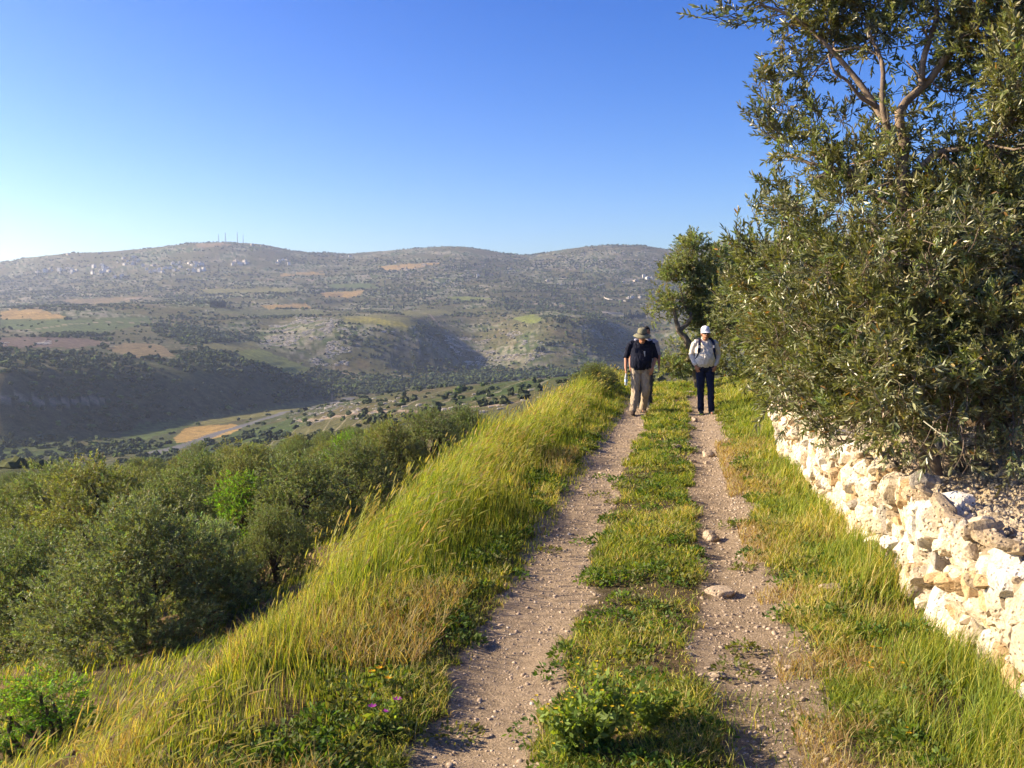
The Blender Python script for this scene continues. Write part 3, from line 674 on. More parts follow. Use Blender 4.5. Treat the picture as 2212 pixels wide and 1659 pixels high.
# ------------------------------------------------------------------ dry stone wall
def boxm(x0, x1, y0, y1, z0, z1):
    V = np.array([(x, y, z) for x in (x0, x1) for y in (y0, y1) for z in (z0, z1)], float); F = np.array([(0, 1, 3, 2), (4, 6, 7, 5), (0, 4, 5, 1), (2, 3, 7, 6), (0, 2, 6, 4), (1, 5, 7, 3)]); return V, F
def cube_sphere(m):
    g = np.linspace(-1, 1, m+1); a, b = np.meshgrid(g, g, indexing='ij'); V = []; F = []; n = 0
    for ax in range(3):
        for s in (-1, 1):
            p = np.zeros((m+1, m+1, 3)); p[..., ax] = s; p[..., (ax+1) % 3] = a*s; p[..., (ax+2) % 3] = b
            i = np.arange((m+1)**2).reshape(m+1, m+1)+n; n += (m+1)**2
            V.append(p.reshape(-1, 3)); F.append(np.stack([i[:-1, :-1], i[1:, :-1], i[1:, 1:], i[:-1, 1:]], -1).reshape(-1, 4))
    V = np.vstack(V); F = np.vstack(F); key = np.round(V*1000).astype(int)
    u, first, inv = np.unique(key, axis=0, return_index=True, return_inverse=True); return V[first], inv.ravel()[F]
CS = {m: cube_sphere(m) for m in (2, 3, 5, 9)}
def rock(r, size, m=5, boxy=0.5, rough=0.22, fine=0.05, planes=7):
    V, F = CS[m]; V = V.copy(); L = np.linalg.norm(V, axis=1, keepdims=True); V = V/L**(1-boxy*0.55)*(0.8)
    o = r.uniform(-50, 50, 3)
    for _ in range(planes):                                  # broken faces
        d = nrm(r.normal(size=3)); h = r.uniform(0.42, 0.74); q = V@d; V = V-np.where(q > h, (q-h)*0.97, 0)[:, None]*d
    Nn = nrm(V); q = V*1.1+o
    V = V+Nn*(rough*fbm(q[:, 0], q[:, 1], q[:, 2], o=2, seed=3)[:, None])
    if fine: q = V*5+o; V = V+Nn*(fine*fbm(q[:, 0], q[:, 1], q[:, 2], o=3, seed=4)[:, None])
    return V*np.asarray(size)*0.62, F
def rotm(r, tilt=0.3):
    return np.array(Matrix.Rotation(r.uniform(0, 6.28), 3, 'Z') @ Matrix.Rotation(r.normal()*tilt, 3, 'X') @ Matrix.Rotation(r.normal()*tilt, 3, 'Y'))
rw = np.random.default_rng(31)
def mat_lime(name):
    m, n, l, p = nodes(name); a = n.new('ShaderNodeVertexColor'); a.layer_name = 'Col'
    t1 = ntex(n, l, 7, 8, 0.7); t2 = ntex(n, l, 45, 8, 0.75); t3 = ntex(n, l, 2.2, 3, 0.5)
    c = mixc(n, l, 1.0, a.outputs[0], ramp(n, l, t1, [(0.3, (0.66, 0.62, 0.56)), (0.62, (1.12, 1.1, 1.08))]), 'MULTIPLY')
    c = mixc(n, l, ramp(n, l, t3, [(0.52, G3(0)), (0.70, G3(0.55))]), c, (0.36, 0.31, 0.24))
    c = mixc(n, l, 1.0, c, ramp(n, l, t2, [(0.33, G3(0.55)), (0.5, G3(1.05))]), 'MULTIPLY')
    v = N(n, 'ShaderNodeTexVoronoi', Scale=28.0); g = n.new('ShaderNodeNewGeometry'); l.new(g.outputs['Position'], v.inputs['Vector'])
    pit = ramp(n, l, v.outputs['Distance'], [(0.05, G3(0)), (0.35, G3(1))])
    mm = n.new('ShaderNodeMath'); mm.operation = 'ADD'; l.new(t2, mm.inputs[0]); l.new(pit, mm.inputs[1])
    m2 = n.new('ShaderNodeMath'); m2.operation = 'ADD'; l.new(mm.outputs[0], m2.inputs[0]); l.new(t1, m2.inputs[1])
    bump(n, l, p, m2.outputs[0], 1.0, 0.022); l.new(c, p.inputs['Base Color']); p.inputs['Roughness'].default_value = 0.95
    p.inputs['Specular IOR Level'].default_value = 0.15; return m
M_lime = mat_lime('limestone')
def wall():
    acc = Acc(); Y0 = 2.8; Y1 = 13.5; th = math.atan(0.145)
    z = -0.08; course = 0
    V, F = boxm(.19, .6, Y0, Y1, -.3, .50); V[:, 0] += xwall(V[:, 1]); acc.add(V, F, (.10, .075, .05))
    ny = int((Y1-Y0)/.150)
    for iy in range(ny):
        for iz in range(7):
            if rw.random() < .10: continue
            y = Y0+(iy+.5*(iz % 2))*.150+rw.normal()*.028; zc = .03+iz*.120+rw.normal()*.022; s_ = rw.lognormal(0, .26)
            Lr = .180*s_*rw.uniform(.85, 1.3); h = .160*s_*rw.uniform(.8, 1.25)
            tp_ = .80-.10*(1-sstep(6, 11, y))
            if zc > tp_-.05: continue
            if zc+h*.5 > tp_: zc = tp_-h*.5
            V, F = rock(rw, (.34*rw.uniform(.8, 1.1), Lr*1.25, h*1.25), 9 if y < 9.5 else 5, rw.uniform(.85, 1.2), 0.15, 0.07, 9)
            V = V@np.array(Matrix.Rotation(rw.normal()*.45, 3, 'X')).T@np.array(Matrix.Rotation(-th+rw.normal()*.18, 3, 'Z')).T
            x = xwall(y)+0.115+rw.normal()*.014
            k = rw.random(); c = (0.78, 0.67, 0.50) if k < .50 else ((0.84, 0.80, 0.71) if k < .75 else ((0.60, 0.43, 0.24) if k < .93 else (0.46, 0.42, 0.36)))
            acc.add(V+[x, y, zc], F, np.array(c)*rw.uniform(.85, 1.08))
    for i in range(260):                                     # chock stones in the joints
        y = rw.uniform(Y0, Y1); V, F = rock(rw, np.array([.2, .11, .08])*rw.uniform(.6, 1.3), 3, .6)
        acc.add(V@rotm(rw).T*1.0+[xwall(y)+.06, y, rw.uniform(0, .74)], F, np.array((0.55, 0.44, 0.30))*rw.uniform(.6, 1.1))
    # end of the wall and coping stones along its edge
    for i in range(16):
        q = rw.uniform(0, .95); V, F = rock(rw, np.array([.4, .34, .28])*rw.uniform(.8, 1.1), 5, .6)
        acc.add(V+[xwall(13.5)+q+.1, 13.5+rw.uniform(-.1, .18), .1+.62*rw.random()], F, np.array((0.66, 0.56, 0.42))*rw.uniform(.85, 1.05))
    V, F = rock(rw, (.34, .42, .50), 9, .4); acc.add(V+[xwall(13.4)+.22, 13.45, .74], F, (0.74, 0.68, 0.58))
    for i in range(14):
        y = Y0+(Y1-Y0)*rw.random(); V, F = rock(rw, (rw.uniform(.14, .24), rw.uniform(.14, .26), .12), 9, .8, .16, .06, 9)
        acc.add(V@rotm(rw, .2).T+[xwall(y)+rw.uniform(.15, .4), y, .77-.10*(1-sstep(6, 11, y))], F, np.array((0.64, 0.53, 0.36))*rw.uniform(.85, 1.05))
    # rubble core and rough top
    n1, n2 = 760, 80; v, u = np.meshgrid(np.linspace(0, 1, n1), np.linspace(0, 1, n2), indexing='ij')
    yy = 2.6+(13.6-2.6)*v**1.35; w = 0.16+u*1.25; xx = xwall(yy)+w
    zz = 0.745-.10*(1-sstep(6, 11, yy))*(1-sstep(.5, 1.3, w))+0.05*fbm(xx*2, yy*2, o=3, seed=51)+0.06*np.abs(fbm(xx*9, yy*9, o=3, seed=52))+0.045*np.abs(noise(xx*26, yy*26, seed=53))+.05*sstep(.4, 1.2, w)
    zz = zz-0.9*sstep(0.0, 0.10, 0.16+0.10-w) - 0.35*sstep(1.22, 1.41, w)
    i = np.arange(n1*n2).reshape(n1, n2); F = np.stack([i[:-1, :-1], i[:-1, 1:], i[1:, 1:], i[1:, :-1]], -1)[:, :, ::-1].reshape(-1, 4)
    g = 0.5+0.5*fbm(xx*3, yy*3, o=3, seed=54); c = np.stack([.47+.14*g, .40+.10*g, .29+.05*g], -1).reshape(-1, 3)
    acc.add(np.stack([xx, yy, zz], -1).reshape(-1, 3), F[:, ::-1], c)
    for k in range(2600):                                    # crumbs of stone on the top
        y = 2.8+10.6*rw.random()**1.3; w_ = rw.uniform(.1, 1.3); s = rw.uniform(.008, .026)*(1 if rw.random() < .95 else 2.0)
        V, F = rock(rw, (s*1.3, s, s*.8), 2 if s < .03 else 3, .6, fine=0, planes=3)
        x = xwall(y)+w_; acc.add(V@rotm(rw).T+[x, y, .785-.10*(1-sstep(6, 11, y))*(1-sstep(.5, 1.3, w_))+.035*rw.random()+.05*sstep(.4, 1.2, w_)], F, np.array((0.55, 0.48, 0.38))*rw.uniform(.6, 1.15))
    o = np.array([xwall(8), 8, 0]); acc.V = [v_-o for v_ in acc.V]
    w_ = obj('stone_wall', acc.me('stone_wall', False), M_lime, loc=tuple(o)); w_['label'] = 'low dry stone wall of pale limestone along the right side of the track'; w_['category'] = 'wall'
wall()
# ------------------------------------------------------------------ loose stones and gravel
def stone(px, py, wpx, label, hfac=.7, z=None, col=(0.52, 0.42, 0.31), D=None, group=None, sq=.8):
    D = D or CAM_Z*FPX/(py-690); x = (px-CX)/FPX*D; w = wpx/FPX*D
    V, F = rock(rw, (w*1.15, w*sq*1.1, w*hfac*1.3), 9, .6, .25, .07, 9); V = V@np.array(Matrix.Rotation(rw.normal()*.5, 3, 'Z')).T
    z = hz(x, D) if z is None else z
    me = mesh_np('stone', V, F, np.tile(col, (len(V), 1)), True)
    o = obj('stone', me, M_lime, loc=(x, D, z+w*hfac*.22)); o['label'] = label; o['category'] = 'stone'
    if group: o['group'] = group
for a in [(1541, 1158, 40, 'fist sized tan stone casting a shadow in the middle of the right wheel track', .62), (1558, 1282, 58, 'long flat pale stone lying at the left rim of the right wheel track', .32),
          (1533, 980, 28, 'rounded stone on the right wheel track, first big one before the white capped walker', .6), (1462, 972, 24, 'stone at the right edge of the grass strip, level with the rounded stone', .7),
          (1501, 907, 17, 'small whitish stone just in front of the walker in the white cap', .7), (725, 1458, 22, 'round pale stone alone in the grass of the left bank', .8),
          (1322, 1110, 16, 'small white stone where the left wheel track meets the grass strip', .5), (1298, 1020, 14, 'little stone lying between the left wheel track and the grass strip', .5),
          (1170, 1143, 15, 'small grey stone at the left edge of the left wheel track', .6), (1590, 1003, 20, 'squat stone among rubble at the right side of the right wheel track', .5),
          (1530, 1000, 17, 'stone directly below the rounded stone in the right wheel track', .5), (1500, 1000, 16, 'small pebble like stone left of the rubble in the right wheel track', .5),
          (1810, 1288, 60, 'pale flat stone half hidden in the grass beside the stone wall', .35), (1715, 1452, 24, 'whitish stone near the grass at the lower right of the track', .6),
          (1660, 1585, 22, 'small white stone on bare soil near the bottom of the right track', .6), (1750, 1520, 18, 'pale stone between weeds at the bottom right of the track', .6),
          (1690, 1432, 12, 'tiny white stone beside the lower right weeds', .6), (1560, 1465, 34, 'flat tan stone beside the weeds in the lower right wheel track', .3),
          (1345, 1195, 15, 'small white stone inside the middle grass strip', .6), (1190, 1480, 15, 'pinkish pebble like stone near the bottom of the left wheel track', .5),
          (1462, 835, 18, 'flat stone on the track behind the walkers', .4), (1490, 848, 22, 'wide pale stone on the track between the two walkers', .35), (1580, 862, 20, 'pale flat stone right of the walker in the white cap', .35)]:
    stone(*a)
stone(2003, 1022, 52, 'grey stone resting on top of the wall under the large olive tree', .62, .76, (0.40, 0.36, 0.30), 6.35)
def pebbles():
    acc = Acc(); n = 0
    while n < 13000:
        u = rw.random(); Yp = 3.7*(24/3.7)**u; t = rw.uniform(-1.25, 1.05); x = xc(Yp)+t
        if track_mask(np.array([x]), np.array([Yp]))[0] < .35 and rw.random() < .93: continue
        side = 1.05 if t > 0 else .95
        s = (0.0035+0.0009*Yp)*rw.lognormal(0, .55)*side
        if s > .035: continue
        V, F = rock(rw, (s*1.3, s, s*.75), 2, .6, fine=0, planes=2)
        acc.add(V@rotm(rw).T+[x, Yp, 0], F, np.array((0.36, 0.28, 0.20) if rw.random() < .92 else (0.48, 0.42, 0.34))*rw.uniform(.7, 1.2)); n += 1
    V = np.vstack(acc.V); m = len(CS[2][0]); c = V.reshape(-1, m, 3).mean(1)
    V = (V.reshape(-1, m, 3)+np.array([0, 0, 1])*(height(c[:, 0], c[:, 1])-.0015)[:, None, None]).reshape(-1, 3)
    obj('gravel', mesh_np('gravel', V, np.vstack(acc.F), np.vstack(acc.C), True), mat_attr('gravel_stone', .9, 40, .3), kind='stuff', label='loose gravel and pebbles scattered on the wheel tracks')
pebbles()
def clods():
    acc = Acc()
    for i in range(420):
        y = rw.uniform(3.3, 9.5); s_ = rw.normal(.4, .40); x = xc(y)-2.25-s_; w = rw.uniform(.02, .075)*(.6 if rw.random() < .8 else 1.6)
        V, F = rock(rw, (w*1.3, w, w*.75), 5, .4, .3, .12); acc.add(V@rotm(rw).T+[x, y, hz(x, y)+w*.1], F, np.array((0.36, 0.26, 0.165))*rw.uniform(.75, 1.15))
    obj('soil_clods', acc.me('soil_clods', True), M_lime, kind='stuff', label='crumbled clods of earth along the eroded edge of the bank')
clods()
# ------------------------------------------------------------------ grass
M_grass = mat_attr('grass_blade', 0.6, None, trans=0.45, spec=0.25, tint=(1.45, 1.35, 0.35))
rg = np.random.default_rng(41)
def blades(acc, x, y, z, h, w, lean, az, col, tipc, bend=2.0, seg=3):
    n = len(x); t = np.linspace(0, 1, seg+1)[None]; h = h[:, None]; L = (lean[:, None]*h)*(t**bend)
    zz = h*t*np.sqrt(np.clip(1-(lean[:, None]*t*0.7)**2, .15, 1)); ax = rg.uniform(0, 6.28, n)
    dx = np.cos(az)[:, None]*L; dy = np.sin(az)[:, None]*L
    px = x[:, None]+dx; py = y[:, None]+dy; pz = z[:, None]+zz-0.01
    ww = w[:, None]*np.array([1, .9, .6, .12][:seg+1] if seg == 3 else np.linspace(1, .12, seg+1))[None]*.5
    a = np.stack([px-np.cos(ax)[:, None]*ww, py-np.sin(ax)[:, None]*ww, pz], -1); b = np.stack([px+np.cos(ax)[:, None]*ww, py+np.sin(ax)[:, None]*ww, pz], -1)
    V = np.stack([a, b], 2).reshape(-1, 3); k = 2*(seg+1); i = (np.arange(n)*k)[:, None]+np.arange(seg)[None]*2
    F = np.stack([i, i+1, i+3, i+2], -1).reshape(-1, 4)
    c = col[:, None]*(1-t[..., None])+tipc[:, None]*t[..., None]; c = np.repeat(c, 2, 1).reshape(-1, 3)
    acc.add(V, F, np.clip(c, .01, .9)); return px[:, -1], py[:, -1], pz[:, -1], px[:, -1]-px[:, -2], py[:, -1]-py[:, -2], pz[:, -1]-pz[:, -2]
def pick(w, *cs):
    w = np.asarray(w); cs = np.array(cs); return cs[w]
def jitter(c, s=.16): return c*(1+s*rg.normal(size=(len(c), 1)))*(1+.06*rg.normal(size=c.shape))
GREEN = (0.12, 0.18, 0.030); LIME = (0.23, 0.27, 0.045); YEL = (0.37, 0.38, 0.10); STRAW = (0.46, 0.40, 0.20); RUST = (0.28, 0.18, 0.08); DEEP = (0.05, 0.09, 0.02)
def candidates(n, y0, y1, xlo, xhi):
    Yc = y0*(y1/y0)**rg.random(n); Xc = xlo+(xhi-xlo)*rg.random(n)+xc(Yc); return Xc, Yc
def emit(acc, X, Y, h, lean, az, wsc=1.0, mix=(.4, .3, .2, .1), tipmix=None, wind=0.0):
    n = len(X); z = height(X, Y); dist = np.hypot(X, Y)
    w = (0.0016+0.00062*dist)*wsc*rg.uniform(.7, 1.3, n)
    pn = fbm(X*1.1, Y*1.1, o=3, seed=61); r_ = np.clip(rg.random(n)+pn*.45, 0, .999); e = np.cumsum(mix)/sum(mix)
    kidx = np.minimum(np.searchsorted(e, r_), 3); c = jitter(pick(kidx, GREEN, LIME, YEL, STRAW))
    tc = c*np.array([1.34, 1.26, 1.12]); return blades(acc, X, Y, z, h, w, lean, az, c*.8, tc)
def bank_grass():
    acc = Acc(); ears = Acc()
    X, Y = candidates(330000, 3.3, 34, -6.5, -0.95); t = X-xc(Y); s = -t-2.25
    pn = fbm(X*.8, Y*.8, o=3, seed=62); fine = noise(X*6, Y*6, seed=63)
    hg = np.interp(-t, [1.0, 1.15, 1.5, 2.0, 2.6, 3.2, 4.2, 6], [.04, .07, .15, .36, .50, .42, .30, .22])
    nearf = np.interp(Y, [3.6, 5, 7, 10, 20, 30], [.45, .65, .95, 1.15, 1.15, 1.0]); hg = .9*hg*nearf*(1+.5*pn)
    keep = rg.random(len(X)) < np.interp(-t, [.95, 1.15, 1.4, 3.0, 4, 6.5], [.5, .8, 1, .95, .55, .35])*np.clip(.95+.9*fine+.6*pn, .15, 1)
    keep &= rg.random(len(X)) < np.interp(Y, [3.5, 6, 8.5], [.50, .6, 1.0]); hg = hg*(1-.72*sstep(2.0, 2.4, -t)*(1-sstep(6, 10, Y)))*(1-.35*sstep(0, .5, s)*(1-sstep(9, 14, Y)))
    bare = (np.abs(s-.42) < .34) & (Y < 9) & (noise(X*2.5, Y*2.5, seed=64) > -.35-.5*(Y < 6.5)); keep &= ~bare
    X, Y, hg, t = X[keep], Y[keep], hg[keep], t[keep]; n = len(X)
    h = hg*rg.uniform(.35, 1.35, n); windy = np.clip(hg/.6, 0, 1); lean = .12+.42*windy*rg.uniform(.2, 1.5, n); az = rg.normal(-.15, .75+1.4*(1-windy), n)
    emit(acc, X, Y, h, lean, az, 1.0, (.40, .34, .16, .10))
    # rusty dry undergrowth low on the bank
    X, Y = candidates(75000, 3.3, 14, -4.6, -1.2); k = fbm(X*.9, Y*.9, o=3, seed=66) > .02; k &= ~((np.abs(xc(Y)-2.25-X-.42) < .36) & (Y < 7)); X, Y = X[k], Y[k]; n = len(X)
    blades(acc, X, Y, height(X, Y), rg.uniform(.04, .2, n), .002+.0006*Y, rg.uniform(.2, .9, n), rg.uniform(0, 6.28, n), jitter(pick((rg.random(n) < .45).astype(int), RUST, STRAW)), jitter(pick((rg.random(n) < .5).astype(int), RUST, STRAW)))
    # tall stems with ears, leaning with the wind
    X, Y = candidates(6500, 3.4, 32, -4.4, -1.6); t = X-xc(Y); s = -t-2.25
    hg = np.interp(-t, [1.5, 2.0, 2.9, 4.4], [.26, .50, .66, .45])*np.interp(Y, [3, 5, 7, 20, 30], [.66, .75, 1, 1, .9])
    k = fbm(X*.8, Y*.8, o=2, seed=67) > -.25; X, Y, hg = X[k], Y[k], hg[k]; n = len(X)
    hg = hg*(1-.5*sstep(1.9, 2.4, -(X-xc(Y)))*(1-sstep(5.2, 8.5, Y))); h = hg*rg.uniform(.75, 1.25, n); lean = rg.uniform(.15, .85, n); az = rg.normal(-.1, .55, n); z = height(X, Y)
    c = jitter(pick((rg.random(n) < .4).astype(int), LIME, YEL)); D = np.hypot(X, Y)
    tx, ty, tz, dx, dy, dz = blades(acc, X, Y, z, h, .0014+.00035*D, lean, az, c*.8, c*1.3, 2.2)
    d = nrm(np.stack([dx, dy, dz], -1)+[0, 0, -.01]); L = rg.uniform(.035, .10, n)[:, None]; wd = ((.0028+.00042*D)*rg.uniform(.6, 1.1, n))[:, None]
    for a_ in range(2):
        sx = nrm(np.cross(d, np.array([0, 0, 1.0]) if a_ == 0 else np.array([0.2, 1.0, 0.1]))); p = np.stack([tx, ty, tz], -1)-d*.01
        V = np.stack([p-sx*wd*.3, p+sx*wd*.3, p+d*L*.4+sx*wd, p+d*L*.4-sx*wd, p+d*L*.8+sx*wd*.7-[0, 0, .004], p+d*L*.8-sx*wd*.7-[0, 0, .004], p+d*L*1.1+sx*wd*.08-[0, 0, .008], p+d*L*1.1-sx*wd*.08-[0, 0, .008]], 1)
        i = (np.arange(n)*8)[:, None]; F = np.stack([np.stack([i[:, 0]+a, i[:, 0]+b, i[:, 0]+c_, i[:, 0]+e], -1) for a, b, c_, e in [(0, 1, 2, 3), (3, 2, 4, 5), (5, 4, 6, 7)]], 1).reshape(-1, 4)
        ec = jitter(pick((rg.random(n) < .55).astype(int), (.40, .42, .14), (.46, .38, .19))); ears.add(V.reshape(-1, 3), F, np.repeat(ec, 8, 0))
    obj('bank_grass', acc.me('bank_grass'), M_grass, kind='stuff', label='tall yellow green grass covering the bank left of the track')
    obj('grass_ears', ears.me('grass_ears'), M_grass, kind='stuff', label='seed heads of the tall grass leaning with the wind')
bank_grass()
def strip_grass():
    acc = Acc()
    X, Y = candidates(230000, 3.6, 32, -1.3, 1.2); m = track_mask(X, Y); pn = fbm(X*2.2, Y*2.2, o=3, seed=71)
    k = (rg.random(len(X)) > m*1.35) & (rg.random(len(X)) < np.clip(.66+1.2*pn, .10, 1)); X, Y, pn = X[k], Y[k], pn[k]; n = len(X); t = X-xc(Y)
    h = (.028+.05*np.clip(pn+.3, 0, 1))*rg.uniform(.5, 1.6, n)*np.interp(Y, [4, 12, 30], [1, 1.25, 2.0])
    emit(acc, X, Y, h, rg.uniform(.2, 1.2, n), rg.uniform(0, 6.28, n), 1.25, (.44, .26, .12, .18))
    # verge on the right up to the wall and along the trees
    X, Y = candidates(300000, 3.4, 34, .85, 6.0); t = X-xc(Y); wl = np.where(Y < 13.6, xwall(Y)-.02, 1e9); k = (X < wl) & (rg.random(len(X)) < np.interp(t, [.85, 1.05, 1.4, 6], [.3, .7, .95, .6]))
    fine = fbm(X*3, Y*3, o=2, seed=72); k &= rg.random(len(X)) < np.clip(.85+.9*fine, .2, 1); X, Y, t, fine = X[k], Y[k], t[k], fine[k]; n = len(X)
    pn = fbm(X*.9, Y*.9, o=3, seed=73)
    h = np.interp(t, [.85, 1.1, 1.5, 2.2, 5], [.03, .07, .16, .25, .30])*rg.uniform(.45, 1.3, n)*(1+.5*pn+.4*fine)
    emit(acc, X, Y, h, rg.uniform(.1, .7, n), rg.normal(0, 1.3, n), 1.0, (.46, .32, .14, .08))
    X, Y = candidates(60000, 3.4, 15, .7, 3.0); k = (X < xwall(Y)) & (fbm(X*1.2, Y*1.2, o=2, seed=74) > 0); X, Y = X[k], Y[k]; n = len(X)
    blades(acc, X, Y, height(X, Y), rg.uniform(.02, .12, n), .002+.0006*Y, rg.uniform(.3, 1.1, n), rg.uniform(0, 6.28, n), jitter(pick((rg.random(n) < .4).astype(int), RUST, STRAW)), jitter(pick((rg.random(n) < .5).astype(int), RUST, STRAW)))
    obj('verge_grass', acc.me('verge_grass'), M_grass, kind='stuff', label='short green and dry grass of the middle strip and the right verge')
    # slope and grove floor on the left
    acc = Acc(); n = 90000; Y = 7*(60/7)**rg.random(n); X = xc(Y)-2.25-rg.uniform(2.2, 26, n); k = (X/Y > -.62) & (fbm(X*.5, Y*.5, o=3, seed=75) > -.25); X, Y = X[k], Y[k]; n = len(X)
    emit(acc, X, Y, rg.uniform(.08, .34, n), rg.uniform(.2, .8, n), rg.normal(0, 1, n), 1.3, (.45, .33, .15, .07))
    obj('slope_grass', acc.me('slope_grass'), M_grass, kind='stuff', label='patchy grass on the slope and the floor of the olive grove')
strip_grass()
def weeds():
    acc = Acc(); n0 = 900; X, Y = candidates(n0, 3.6, 20, -2.2, 2.6); t = X-xc(Y)
    m = track_mask(X, Y); k = (X < xwall(Y)-.1) & ((m < .4) | (rg.random(n0) < .07)) & ((np.abs(t) < 1.3) | (rg.random(n0) < .5)); X, Y, t = X[k], Y[k], t[k]
    # a dark creeping border hugs the left rim of the left wheel track
    Yb = 3.6*(15/3.6)**rg.random(260); Xb = xc(Yb)-1.22-np.abs(rg.normal(0, .22, 260)); X = np.r_[X, Xb]; Y = np.r_[Y, Yb]; z = height(X, Y)
    for x, y, z_ in zip(X, Y, z):
        q = int(rg.integers(50, 160)); R_ = rg.uniform(.06, .17); a = rg.uniform(0, 6.28, q); rr = R_*np.sqrt(rg.random(q)); hz_ = rg.uniform(.01, .09)*(1-(rr/R_)**2)*rg.uniform(.3, 1.1, q)+.006
        p = np.stack([x+rr*np.cos(a), y+rr*np.sin(a), z_+hz_], -1); s = rg.uniform(.006, .016, q)[:, None]*(1+.06*y)
        d = nrm(np.stack([np.cos(a), np.sin(a), rg.normal(.5, .5, q)], -1)+rg.normal(size=(q, 3))*.5); sd_ = nrm(np.cross(d, rg.normal(size=(q, 3))))
        V = np.stack([p, p+d*s+sd_*s*.45, p+d*s*2, p+d*s-sd_*s*.45], 1).reshape(-1, 3); F = np.arange(4*q).reshape(q, 4)
        b = np.array(pick([rg.integers(0, 3)], (0.07, .13, .025), (.11, .17, .035), (.15, .165, .05))[0]); acc.add(V, F, np.repeat(jitter(np.tile(b, (q, 1)), .2), 4, 0))
    obj('low_weeds', acc.me('low_weeds'), M_grass, kind='stuff', label='low creeping broad leaved weeds along the wheel tracks')
weeds()
# flowering plants one can point at
def plant(name, px, py, hpx, label, cat, flower, nfl, nleaf=220, spread=.5, D=None, group=None, leafc=(.17, .235, .05), fs=.011, stems=14):
    D = D or CAM_Z*FPX/(py-690); x = (px-CX)/FPX*D; z = hz(x, D); H = hpx/FPX*D; t = empty(name, (x, D, z), label, cat, group)
    tops = np.stack([rg.normal(0, spread*H*.5, stems), rg.normal(0, spread*H*.5, stems), H*rg.uniform(.6, 1.05, stems)], -1); st = Acc(); lf = Acc()
    for tp in tops:
        P = curve([(0, 0, 0), tp*[.4, .4, .5]+rg.normal(size=3)*.02, tp], 8, .02, int(rg.integers(99))); st.add(*tube(P, np.linspace(.0028, .0013, 8), 4), np.array(leafc)*1.1)
        q = nleaf//stems; i = rg.integers(0, 7, q); p = P[i]+rg.normal(size=(q, 3))*.008; d = nrm(rg.normal(size=(q, 3))+[0, 0, .4]+tp*[1, 1, 0]*2); s = rg.uniform(.012, .028, q)[:, None]; sd_ = nrm(np.cross(d, rg.normal(size=(q, 3))))
        V = np.stack([p, p+d*s+sd_*s*.4, p+d*s*2, p+d*s-sd_*s*.4], 1).reshape(-1, 3); lf.add(V, np.arange(4*q).reshape(q, 4), np.repeat(jitter(np.tile(leafc, (q, 1)), .22), 4, 0))
    obj('stem', st.me('stem'), M_grass, t); obj('leaves', lf.me('leaves'), M_grass, t)
    for k in range(nfl):
        fl = Acc()
        c = tops[k % stems]+(0 if k < stems else rg.normal(size=3)*[.03, .03, .03]); m = 7
        for j in range(m):
            a = j*6.283/m; d = np.array([math.cos(a), math.sin(a), .35]); sdv = np.array([-math.sin(a), math.cos(a), 0]); s = fs
            V = np.array([c, c+d*s*.6+sdv*s*.35, c+d*s*1.2, c+d*s*.6-sdv*s*.35]); fl.add(V, np.array([[0, 1, 2, 3]]), np.array(flower)*rg.uniform(.8, 1.1))
        obj('flower', fl.me('flower'), M_grass, t)
yl = (.75, .55, .03)
plant('mustard_plant', 1300, 1640, 165, 'large leafy mustard plant with yellow flowers at the bottom of the middle strip', 'plant', yl, 26, 1500, .75, fs=.009, stems=34)
plant('mustard_plant', 1230, 1655, 120, 'smaller mustard plant with yellow flowers left of the large one, overlapping the left track', 'plant', yl, 22, 600, .8, fs=.009, stems=20)
plant('mustard_plant', 1420, 1600, 90, 'leafy green plant without many flowers right of the large mustard plant', 'plant', yl, 4, 900, .9, fs=.007, stems=24)
plant('thistle', 822, 1600, 70, 'purple flowered thistle at the lower left beside the left track', 'flower', (.42, .06, .40), 3, 160, .5, fs=.02, stems=5)
plant('daisy', 822, 1520, 45, 'orange yellow daisies in the lower left grass above the thistle', 'flower', (.85, .42, .02), 4, 60, .8, fs=.018, stems=4)
for px, py, lab in [(1895, 1465, 'single yellow daisy in the grass at the lower right'), (1915, 1415, 'yellow daisy below the wall, upper one of the lower right pair'), (1985, 1470, 'yellow daisy nearest the wall at the lower right'), (1975, 1612, 'lowest yellow daisy in the bottom right grass'), (1480, 838, 'yellow flower in the grass between the two walkers'), (1270, 1358, 'orange yellow flowers at the left rim of the middle strip')]:
    plant('daisy', px, py+14, 26, lab, 'flower', (.85, .48, .02), 2, 30, .6, fs=.014, stems=2)
def shrub(kind, px, py, ytop, D, wide, label, leafm, sink=0.0):
    x = (px-CX)/FPX*D; z = hz(x, D); sc = (float(zrow(ytop, D))-z)/kind[2]/(1-sink); o = make_tree('bush', kind[0], kind[1], (x, D, z-sink*kind[2]*sc), label, 'bush', None, 1.0, leafm, M_barkd); o.scale = (sc*wide, sc*wide, sc)
shrub(OL[3], 1288, 850, 782, 23, 1.3, 'dark brownish bush rising from the grass of the bank left of the walkers', mat_attr('dry_leaf', .7, None, trans=.1, spec=.1))
_q = hit(40, 1625, 6); shrub(OLG, 40, 1625, 1435, float(_q[1]), 1.5, 'bright green bush at the lower left corner below the bank', M_leafg, .4)
